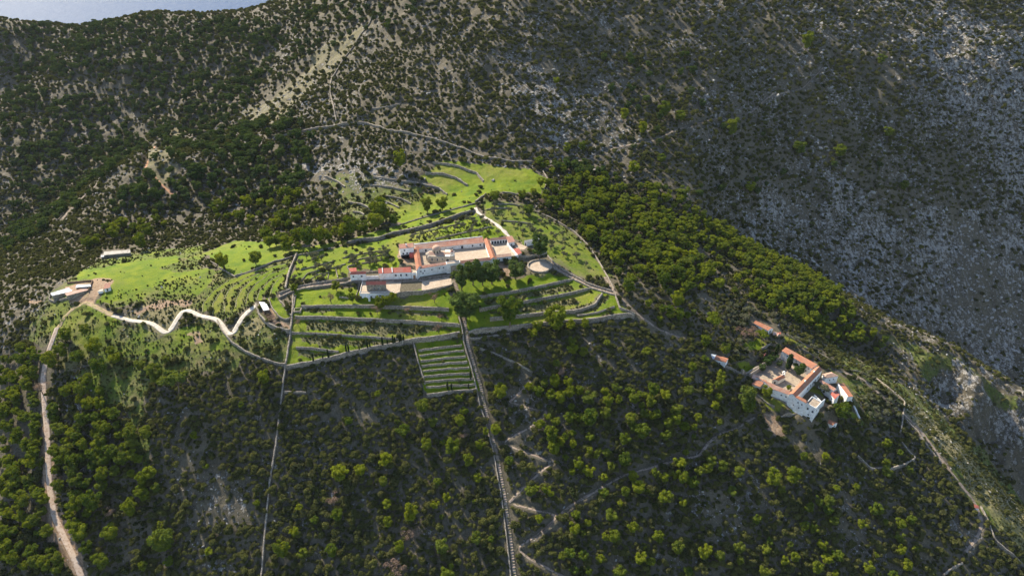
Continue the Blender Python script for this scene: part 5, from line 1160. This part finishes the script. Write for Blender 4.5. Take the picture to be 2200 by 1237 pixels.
# lower monastery
zc = -45.0
shed('dormitory_wing', 'northeast wing of the lower monastery with two rows of windows facing the court', 'C', [(797,412),(1078,578)], [(835,380),(1127,540)], -39.2, -38.4, -47, 'tileorange', wins=[('n', u, -40.6, .6, .7) for u in (.2, .35, .5, .65, .8, .92)]+[('n', u, -43, .7, 1.0) for u in (.3, .42, .7, .85)], group=G2)
m_ = gable('southeast_wing', 'broad southeast wing of the lower monastery with the longest orange roof and an arcade behind', 'C', [(1176,592),(928,852)], [(1150,562),(902,818)], -39.4, -38.0, -48, 'tileorange', wins=[('n', u, -43.3, 1.1, 1.9, dict(arch=True)) for u in (.1, .2, .3, .4, .5)], group=G2)
for u_ in (.25, .6): p_ = m_.r[0]+(m_.r[1]-m_.r[0])*u_; m_.chim(p_+[.9, .9, 0], -39.2, -37.2)
gable('southwest_wing', 'southwest wing of the lower monastery with a faded tiled roof along the court', 'C', [(702,772),(876,834)], [(628,702),(884,806)], -41.0, -40.0, -48.5, 'tile', 'white', wins=[('n', .55, -43, .6, .7), ('n', .8, -43, .6, .7)], group=G2)
gable('porter_house', 'small square house at the west corner of the lower monastery with a two-part orange roof', 'C', [(514,728),(588,752)], [(550,696),(620,712)], -42.0, -41.2, -47.5, 'tileorange', 'cream', group=G2)
shed('court_porch', 'little brown roofed porch behind the bastion of the lower monastery', 'C', [(510,668),(560,690)], [(530,634),(585,654)], -42.8, -42.3, -46, 'rust', 'cream', group=G2)
gable('corner_pavilion', 'corner pavilion of the lower monastery with a bright hipped orange roof', 'C', [(930,856),(1022,906)], [(945,836),(1036,884)], -39.0, -37.9, -49, 'tileorange', wins=[('n', .3, -41.4, .6, .8), ('n', .7, -41.4, .6, .8), ('n', .5, -44.5, .6, .8)], group=G2, hip=True)
flat('terrace_block', 'tall white south block of the lower monastery with a flat paved roof', 'C', [(1022,914),(1116,966),(1170,905),(1078,852)], -40.6, -52, 'white', 'pavedark', wins=[(0, .3, -43, .9, 1.2), (0, .8, -43.2, .9, 1.2), (0, .5, -46.5, .7, .8), (1, .3, -42.8, .7, 1.0), (1, .7, -42.8, .7, 1.0)], group=G2)
flat('facade_range', 'white southern facade of the lower monastery below the hipped pavilion', 'C', [(884,842),(1018,916),(1030,890),(896,826)], -40.3, -51, 'white', 'white', wins=[(0, .12, -42, .7, .9), (0, .45, -42.2, .6, .8), (0, .75, -42.2, .6, .8), (0, .3, -45, .6, .7), (0, .85, -46, 1.0, 1.8, D_)], group=G2, par=0)
b = B('outer_gallery', 'low curved white gallery at the foot of the terrace block', 'building', -52, G2)
qg = q3('C', [(962,948),(1000,985),(1050,1012),(1098,1026),(1112,1004),(1060,978),(1010,945)], -47.5); b.prism('wall', qg, -53, -47.5, M['white']); b.prism('roof', q3('C', [(985,952),(1010,978),(1050,998),(1090,1008),(1098,1000),(1055,976),(1008,946)], -47.3), -47.49, -47.3, M['wood'])
gable('kitchen_house', 'small white house with a broad hipped tan roof east of the lower monastery', 'C', [(1205,672),(1330,650)], [(1198,640),(1300,620)], -43.0, -42.0, -48.5, 'tileold', wins=[('n', .4, -45, .6, .7), ('n', .7, -45, .6, .7)], group=G2, hip=True)
gable('east_house', 'long house with a faded orange roof along the garden court of the lower monastery', 'C', [(1152,702),(1286,790)], [(1172,690),(1304,772)], -42.5, -41.7, -49, 'tile', group=G2)
shed('east_annex', 'low annex with a dark red roof at the end of the garden court house', 'C', [(1256,818),(1296,866)], [(1294,782),(1342,822)], -44.2, -43.4, -50.5, 'tilered', 'white', wins=[('n', .5, -46, .6, .7)], group=G2)
shed('lean_to', 'narrow lean-to with an orange roof behind a bright white parapet, easternmost of the lower buildings', 'C', [(1340,724),(1430,846)], [(1385,724),(1470,842)], -46.5, -46.9, -50, 'tileorange', 'white', group=G2)
wall(q3('C', [(1326,728),(1375,792),(1420,852)], -46.3), 0.5, .7, M['white'], 'bright white parapet wall beside the orange lean-to roof', smooth_n=0, zfix=-46.3, depth=4)
wall(q3('C', [(1178,640),(1110,690),(1050,760),(1000,820)], -44.6), 0.4, .5, M['white'], 'low white arcade wall along the garden court of the lower monastery', smooth_n=0, zfix=-46, depth=3)
wall(q3('C', [(1100,838),(1168,905),(1200,880)], -44.5), 1.6, .5, M['white'], 'white wall on the south side of the garden court', smooth_n=0, zfix=-45.2, depth=5)
gable('court_chapel', 'small cream chapel with an orange roof standing alone in the lower court', 'C', [(760,696),(826,662)], [(736,680),(804,644)], -42.3, -41.4, -45.2, 'tileorange', 'cream', cat='chapel', wins=[('l', .5, -44.0, .8, 1.6, D_)])
bb = B('belfry', 'small white belfry at the end of the court chapel', 'belfry', -45); c = q3('C', [(808,645)], -42)[0]
bb.prism('wall', [(c[0]-.8, c[1]-.3), (c[0]+.8, c[1]-.3), (c[0]+.8, c[1]+.3), (c[0]-.8, c[1]+.3)], -45, -41, M['white'])
for s_ in (-1, 1): bb.prism('pier', [(c[0]+s_*.6-.18, c[1]-.28), (c[0]+s_*.6+.18, c[1]-.28), (c[0]+s_*.6+.18, c[1]+.28), (c[0]+s_*.6-.18, c[1]+.28)], -41, -39.6, M['white'])
bb.part('cap', [(c[0]-.95, c[1]-.3, -39.6), (c[0]+.95, c[1]-.3, -39.6), (c[0]+.95, c[1]+.3, -39.6), (c[0]-.95, c[1]+.3, -39.6), (c[0], c[1]-.3, -38.9), (c[0], c[1]+.3, -38.9)], [(0, 1, 4), (2, 3, 5), (1, 2, 5, 4), (3, 0, 4, 5), (3, 2, 1, 0)], M['white'])
bs = B('bastion', 'round ended stone bastion at the west gate of the lower monastery', 'bastion', -46); cb = q3('C', [(440,672)], -43)[0]
lathe(bs, 'wall', cb, [(3.6, -51), (3.3, -42.6), (2.8, -42.55), (2.8, -43.4)], M['drystone'], 24); lathe(bs, 'floor', cb, [(.01, -43.3), (2.85, -43.3), (2.85, -43.6)], M['pavedark'], 24)
bs.prism('ramp_wall', q3('C', [(410,668),(462,668),(486,752),(420,752)], -43.5), -51, -43.8, M['oldstone'])
wall(q3('C', [(484,640),(580,580),(688,506)], -43), 2.6, .8, M['oldstone'], 'inner face of the northwest precinct wall of the lower monastery', smooth_n=0, zfix=-45)
sheet('courtyard', 'C', [(560,690),(500,650),(690,500),(800,490),(1050,640),(890,800)], -44.93, M['pavedark'])  # darker paving: tree shade over the court is partly put into its colour
sheet('courtyard', 'C', [(720,500),(640,450),(700,400),(790,410),(800,480)], -44.9, M['pave'])
sheet('lane', 'C', [(1105,1030),(1180,935),(1250,935),(1150,1045)], -49.5, M['trail'])
zz_ = lambda k, p: float(march([fr(k, p)[0]], Hf)[0][2])
z = zz_('C', (255, 560)); hb = gable('tin_roofed_house', 'white house west of the lower monastery, roof half orange tiles and half pale sheet', 'C', [(84,474),(262,520)], [(98,440),(276,492)], z+3.6, z+4.5, z-2, 'tileorange', wins=[('n', .35, z+1.8, .6, .7), ('n', .7, z+1.8, .6, .7)])
a_, b_, c_, d_ = hb.Q; r0, r1 = hb.r; hb.slab('sheet_roof', [a_, a_+(b_-a_)*.36, r0+(r1-r0)*.36, r0], .1, M['tin'], .3, lift=.28); hb.slab('sheet_roof', [c_+(d_-c_)*.64, d_, r0, r0+(r1-r0)*.36], .1, M['tin'], .3, lift=.28)
z = zz_('C', (690, 245)); gable('barn', 'white barn with an orange roof among olives north of the lower monastery', 'C', [(530,150),(662,218)], [(545,128),(690,196)], z+3.4, z+4.4, z-1.5, 'tileorange', wins=[('r', .5, z+1.6, .8, 1.8, D_), ('n', .3, z+2, .6, .6)])
z = zz_('C', (740, 262)); shed('ruined_shed', 'small dark red shed at the end of the barn', 'C', [(712,258),(748,274)], [(718,228),(765,246)], z+1.8, z+2.2, z-1, 'rust', 'drystone'); shed('ruined_shed', 'tiny hut with a bright red patch of roof beyond the barn', 'C', [(752,258),(782,252)], [(755,240),(785,236)], z+2.0, z+2.3, z-1, 'tilered', 'drystone')
z = zz_('C', (620, 475)); shed('red_shed', 'low shed with a brick red roof by the garden wall north of the lower court', 'C', [(566,428),(618,466)], [(570,402),(645,432)], z+2.0, z+2.4, z-1, 'tilered', 'drystone')
z = zz_('C', (1240, 1160)); gable('cottage', 'tiny white cottage with an orange roof alone below the lower monastery', 'C', [(1206,1084),(1274,1118)], [(1232,1062),(1302,1094)], z+3.0, z+4.0, z-2, 'tileorange', wins=[('n', .45, z+1.6, .5, .6), ('r', .5, z+1.5, .6, .7)])
z = zz_('L', (930, 925)); gable('shrine', 'tiny white shrine with a red roof on the path down the eastern ridge', 'L', [(922,932),(940,936)], [(920,920),(936,924)], z+2.0, z+2.8, z-1.5, 'tilered', cat='shrine', wins=[('r', .5, z+.9, .6, 1.3, D_)])
# farm on the western plateau
z = zz_('D', (300, 560))
shed('farm_hut', 'sheep farm hut with a pale metal roof at the west end of the plateau', 'D', [(206,530),(380,490)], [(192,508),(340,464)], z+2.4, z+2.9, z-1.5, 'tin', 'drystone')
z = zz_('D', (430, 536)); shed('farm_hut', 'sheep farm hut with a pinkish metal roof in the middle of the farm', 'D', [(330,530),(506,482)], [(314,510),(494,462)], z+2.3, z+2.7, z-1.5, 'rust', 'drystone')
z = zz_('D', (470, 484)); shed('farm_hut', 'short sheep farm hut with a white roof at the back of the farm', 'D', [(404,462),(530,450)], [(414,440),(522,434)], z+2.4, z+2.8, z-1.5, 'tin', 'wood')
wall(march(fr('D', (335,432),(440,422),(548,412),(535,450),(512,498)), Hf), 1.6, .6, M['wood'], 'dark board wall around the back of the sheep farm', smooth_n=0)
wall(march(fr('D', (196,530),(182,572),(230,592),(340,560),(430,525)), Hf), 1.3, .9, M['drystone'], 'curved stone pen wall along the front of the sheep farm')
z = zz_('D', (660, 492)); shed('farm_house', 'small white farmhouse with a pink roof on red earth beside the sheep farm', 'D', [(640,472),(692,462)], [(655,428),(688,424)], z+2.4, z+3.0, z-1, 'tile', wins=[('n', .5, z+1.2, .8, 1.6, D_)])
shed('outhouse', 'low white outhouse touching the small farmhouse', 'D', [(590,496),(628,490)], [(612,478),(634,474)], z+1.3, z+1.5, z-1, 'concrete')
z = zz_('D', (740, 205)); shed('long_hut', 'long low hut with a pale cream roof at the edge of the western valley', 'D', [(640,188),(862,168)], [(646,160),(860,144)], z+2.6, z+3.3, z-2, 'concrete', 'drystone'); shed('outhouse', 'little pale outhouse at the west end of the long hut', 'D', [(618,206),(640,200)], [(622,190),(642,186)], z+1.6, z+1.8, z-1.5, 'tin', 'drystone')
# corral shelter and pens
z = zz_('D', (2010, 690)); cs = B('corral_shelter', 'open shelter with a silvery metal roof over the brown corral', 'shelter', z)
Q = q3('D', [(1990,655),(2038,648),(2006,586),(1950,582)], z+3.0); cs.slab('roof', [Q[0], Q[1], Q[2], Q[3]], .12, M['tin'], .1)
for p in Q: cs.prism('post', [(p[0]-.12, p[1]-.12), (p[0]+.12, p[1]-.12), (p[0]+.12, p[1]+.12), (p[0]-.12, p[1]+.12)], z-1, z+2.95, M['wood'])
pn = B('wooden_pens', 'row of weathered wooden pens beside the metal roofed shelter', 'animal pens', z); A0, A1 = q3('D', [(2015,665),(2062,740)], z); dd = (A1-A0)/6; sd2 = np.array([dd[1], -dd[0], 0]); sd2 = sd2/np.linalg.norm(sd2)*2.2
for i in range(7):
    p = A0+dd*i; t_ = dd/np.linalg.norm(dd)*.12
    for h in (0.5, 1.3): pn.part('rail', [p-sd2-t_+[0, 0, h], p+sd2-t_+[0, 0, h], p+sd2+t_+[0, 0, h], p-sd2+t_+[0, 0, h], p-sd2-t_+[0, 0, h+.22], p+sd2-t_+[0, 0, h+.22], p+sd2+t_+[0, 0, h+.22], p-sd2+t_+[0, 0, h+.22]], [(3, 2, 1, 0), (4, 5, 6, 7), (0, 1, 5, 4), (1, 2, 6, 5), (2, 3, 7, 6), (3, 0, 4, 7)], M['wood'])
    pn.prism('post', [p[:2]+[-.1, -.1], p[:2]+[.1, -.1], p[:2]+[.1, .1], p[:2]+[-.1, .1]], z-.6, z+1.8, M['wood'])
# stone cistern
ci = B('cistern', 'small square stone cistern with green water at the end of the first terrace', 'cistern', -9); q = march(fr('F', (185,190),(226,190),(236,164),(188,166)), Hf); zz = q[:, 2].max()
ci.prism('wall', q, zz-3, zz+.5, M['drystone']); c2 = q[:, :2].mean(0); ci.prism('water', [c2+(p-c2)*.72 for p in q[:, :2]], zz+.3, zz+.56, M['cypress'])

# ------------------------------------------------------------------ olives, almonds, cypresses
def field(poly, step, den, f=None):
    P_ = march(poly, Hf); x, y = scatter(P_[:, 0].min(), P_[:, 0].max(), P_[:, 1].min(), P_[:, 1].max(), step, .3)
    m = inpoly(x, y, P_) & (rng.random(x.size) < den); x, y = x[m], y[m]; m = ~(roadmask(x, y, .8) | wallmask(x, y, .6) | keepmask(x, y)); return x[m], y[m]
OL = [(fr('B',(250,80),(600,30),(1300,-30),(1500,30),(1560,170),(1280,230),(1130,300),(900,260),(870,370),(300,430),(180,420),(200,200)), 6.0, .80),
      (fr('A',(350,290),(370,180),(1000,30),(1180,20),(1390,150),(1440,190),(1270,200),(1190,205),(900,225)), 5.6, .82),
      (fr('E',(1430,330),(1700,350),(1880,470),(2030,590),(2110,700),(2060,780),(1900,680),(1830,600),(1790,520),(1600,510),(1420,400)), 6.6, .75),
      (fr('C',(150,60),(330,0),(520,60),(700,100),(860,170),(780,240),(720,180),(560,100),(500,180),(360,200),(200,170)), 4.6, .95),
      (fr('C',(850,250),(1100,380),(1300,500),(1679,640),(1679,760),(1400,620),(1180,540),(1000,420),(860,330)), 6.5, .7),
      (fr('C',(260,340),(500,330),(560,420),(440,470),(300,440)), 5.5, .6), (fr('L',(480,400),(600,480),(590,600),(500,590),(400,480)), 5, .7)]
ox, oy = map(np.concatenate, zip(*[field(*a) for a in OL]))
ex_ = fr('C', (1190,800),(1130,760))+fr('B', (305,160),(470,225),(640,230),(800,250),(1060,220),(960,140),(1210,130),(1400,70),(1470,130),(1400,40),(440,80),(1000,110)); ew = march([(p[0], p[1]+4) for p in ex_], Hf)
ox = np.concatenate([ox, ew[:, 0]]); oy = np.concatenate([oy, ew[:, 1]])
if len(ox) > 299: k_ = rng.permutation(len(ox))[:299]; ox, oy = ox[k_], oy[k_]
oz = Hf(ox, oy); od_ = rng.uniform(3.6, 5.8, len(ox)); qx, qy, qf = project(ox, oy, oz+.6*od_)
labs = autolabel(qx, qy, headsize(od_, ('little grey-green', 'silvery', 'wide silvery')), 'olive tree')
for i in range(len(ox)): tree('olive_tree', OV[i % 4], ox[i], oy[i], od_[i], labs[i], 'olive tree', 'olive trees of the orchards', z=oz[i], hs=rng.uniform(.8, 1.05))
print('olives', len(ox))
AL = [('B',680,610,150,'bare almond tree left of the white terrace building on the uppermost lawn'),('B',2040,610,140,'bare almond tree on the first front terrace nearest the big pines'),('B',1285,775,110,'bare brown tree on the second front terrace below the white building'),
      ('B',1690,770,110,'reddish bare tree near the middle of the second front terrace'),('B',2110,860,80,'small bare tree beside the stairs on the second terrace'),('B',250,930,110,'bare grey tree at the west end of the third terrace'),('B',2090,1020,100,'bare tree at the east end of the third terrace'),
      ('C',440,240,150,'leafless brown tree west of the orange roofed barn'),('I',240,190,80,'leafless grey tree beside the dirt road'),('I',340,700,60,'leafless grey tree in the wood right of the dirt road'),('I',625,880,60,'leafless grey tree deep in the lower wood'),('F',1690,520,60,'leafless grey tree in the scrub right of the stairs'),
      ('J',960,960,90,'large leafless brown tree in the lower scrub between wall and stairs'),('J',860,1190,110,'broad leafless tree at the bottom between the long wall and the stairs'),('J',470,750,90,'leafless pinkish tree near the very long wall'),('J',1300,340,60,'leafless reddish tree just left of the stairs'),('H',130,870,40,'bare pale tree on the saddle beside the pines')]
aw = march([(fr(k, (x, y))[0][0], fr(k, (x, y))[0][1]+.45*d/FR[k][2]) for k, x, y, d, l in AL], Hf)
for (k, x, y, d, l), p in zip(AL, aw): tree('bare_tree', AV[len(l) % 2], p[0], p[1], d/FR[k][2]*project(*p)[2]/FPX*1.05, l, 'bare tree', 'leafless trees', z=p[2])
EG = [('B',1500,610,150,'dark evergreen tree at the corner of the white terrace building'),('B',1330,640,140,'yellowish evergreen in front of the white terrace building'),('B',940,510,80,'pale bush in the walled garden beside the paved deck'),('J',1270,100,60,'pale green bush under the small stepped garden')]
aw = march([(fr(k, (x, y))[0][0], fr(k, (x, y))[0][1]+.45*d/FR[k][2]) for k, x, y, d, l in EG], Hf)
for (k, x, y, d, l), p in zip(EG, aw): tree('evergreen_tree', PV[len(l) % 6], p[0], p[1], d/FR[k][2]*project(*p)[2]/FPX*1.05, l, 'evergreen tree', z=p[2])
CY = [('F',298,440,46),('F',352,440,30),('F',383,420,50),('F',483,390,44),('F',497,390,44),('F',557,390,34),('F',603,370,46),('F',617,372,40),('F',687,350,48),('F',715,355,34),('F',747,342,50),('F',757,345,40),('F',783,340,46),('F',792,338,50),('F',806,338,44),
      ('F',1053,600,50),('F',1075,605,44),('F',1182,540,50),('F',1170,600,34),('C',725,425,150),('C',848,525,140)]
nm = ['at the west end of the row along the lowest terrace','low one second in the row along the lowest terrace','tall one third in the row along the lowest terrace','left one of the pair on the lowest terrace wall','right one of the pair on the lowest terrace wall','short lone one in the middle of the lowest terrace','left one of the close pair past the middle of the lowest terrace','right one of the close pair past the middle of the lowest terrace',
      'tall one below the third terrace wall','short one between the tall ones below the third terrace','westernmost of the dense group on the lowest terrace','second of the dense group on the lowest terrace','middle one of the dense group on the lowest terrace','fourth and tallest of the dense group on the lowest terrace','easternmost of the dense group on the lowest terrace',
      'at the bottom of the small stepped garden','right neighbour at the bottom of the small stepped garden','in the stepped garden beside the stair wall','short one in the lower corner of the stepped garden','slender one at the north end of the lower court','broad one in the middle of the lower court']
aw = march([(fr(k, (x, y))[0][0], fr(k, (x, y))[0][1]+.5*h/FR[k][2]) for k, x, y, h in CY], Hf)
for i, ((k, x, y, h), p) in enumerate(zip(CY, aw)):
    H_ = h/FR[k][2]*project(*p)[2]/FPX/0.82; wd = H_*(1.0 if i < 19 else 1.0)
    tree('cypress_tree', CM, p[0], p[1], wd if i < 20 else wd*1.7, 'dark cypress, '+nm[i], 'cypress', 'cypress trees', z=p[2], hs=1.0 if i < 20 else .62)
pw = onplane([fr('C', (940, 650))[0]], -44.9)[0]; tree('evergreen_tree', PK[1], pw[0], pw[1], 9.5, 'big round dark tree in the lower court beside the orange roofed wing', 'evergreen tree', z=-45, hs=1.0)

CG = [((655,555),8.0,'dark evergreen against the inner precinct wall of the lower court'),((602,605),6.0,'low dark evergreen in the west corner of the lower court'),((705,515),7.0,'bushy evergreen at the north end of the lower court beside the slender cypress'),((765,560),4.6,'small grey evergreen between the two cypresses of the lower court'),((860,772),3.0,'little yellow-green bush in the south corner of the lower court'),((1195,800),7.5,'wide grey-green tree filling the garden court')]
for (p_, d_m, l_) in CG:
    c_ = onplane(fr('C', p_), -45 if p_[0] < 1000 else -47)[0]; tree('evergreen_tree', (OV[0] if p_[0] > 1000 else PV[3] if p_[0] == 860 else PK[0]), c_[0], c_[1], d_m, l_, 'evergreen tree', z=c_[2], hs=.85)
# ------------------------------------------------------------------ haze
hz = bpy.data.materials.new('haze_air'); hz.use_nodes = True; hn = hz.node_tree; hn.nodes.clear()
hv = hn.nodes.new('ShaderNodeVolumePrincipled'); ho = hn.nodes.new('ShaderNodeOutputMaterial'); hn.links.new(hv.outputs[0], ho.inputs['Volume'])
hv.inputs['Color'].default_value = (0.85, 0.9, 1.0, 1); hv.inputs['Density'].default_value = 0.000016; hv.inputs['Anisotropy'].default_value = 0.0
hb_ = [(x_, y_, z_) for z_ in (-501, 275) for x_, y_ in ((-7100, -150), (7100, -150), (7100, 9100), (-7100, 9100))]
hzo = mk('haze', hb_, [(3, 2, 1, 0), (4, 5, 6, 7), (0, 1, 5, 4), (1, 2, 6, 5), (2, 3, 7, 6), (3, 0, 4, 7)], hz); tag(hzo, kind='stuff')
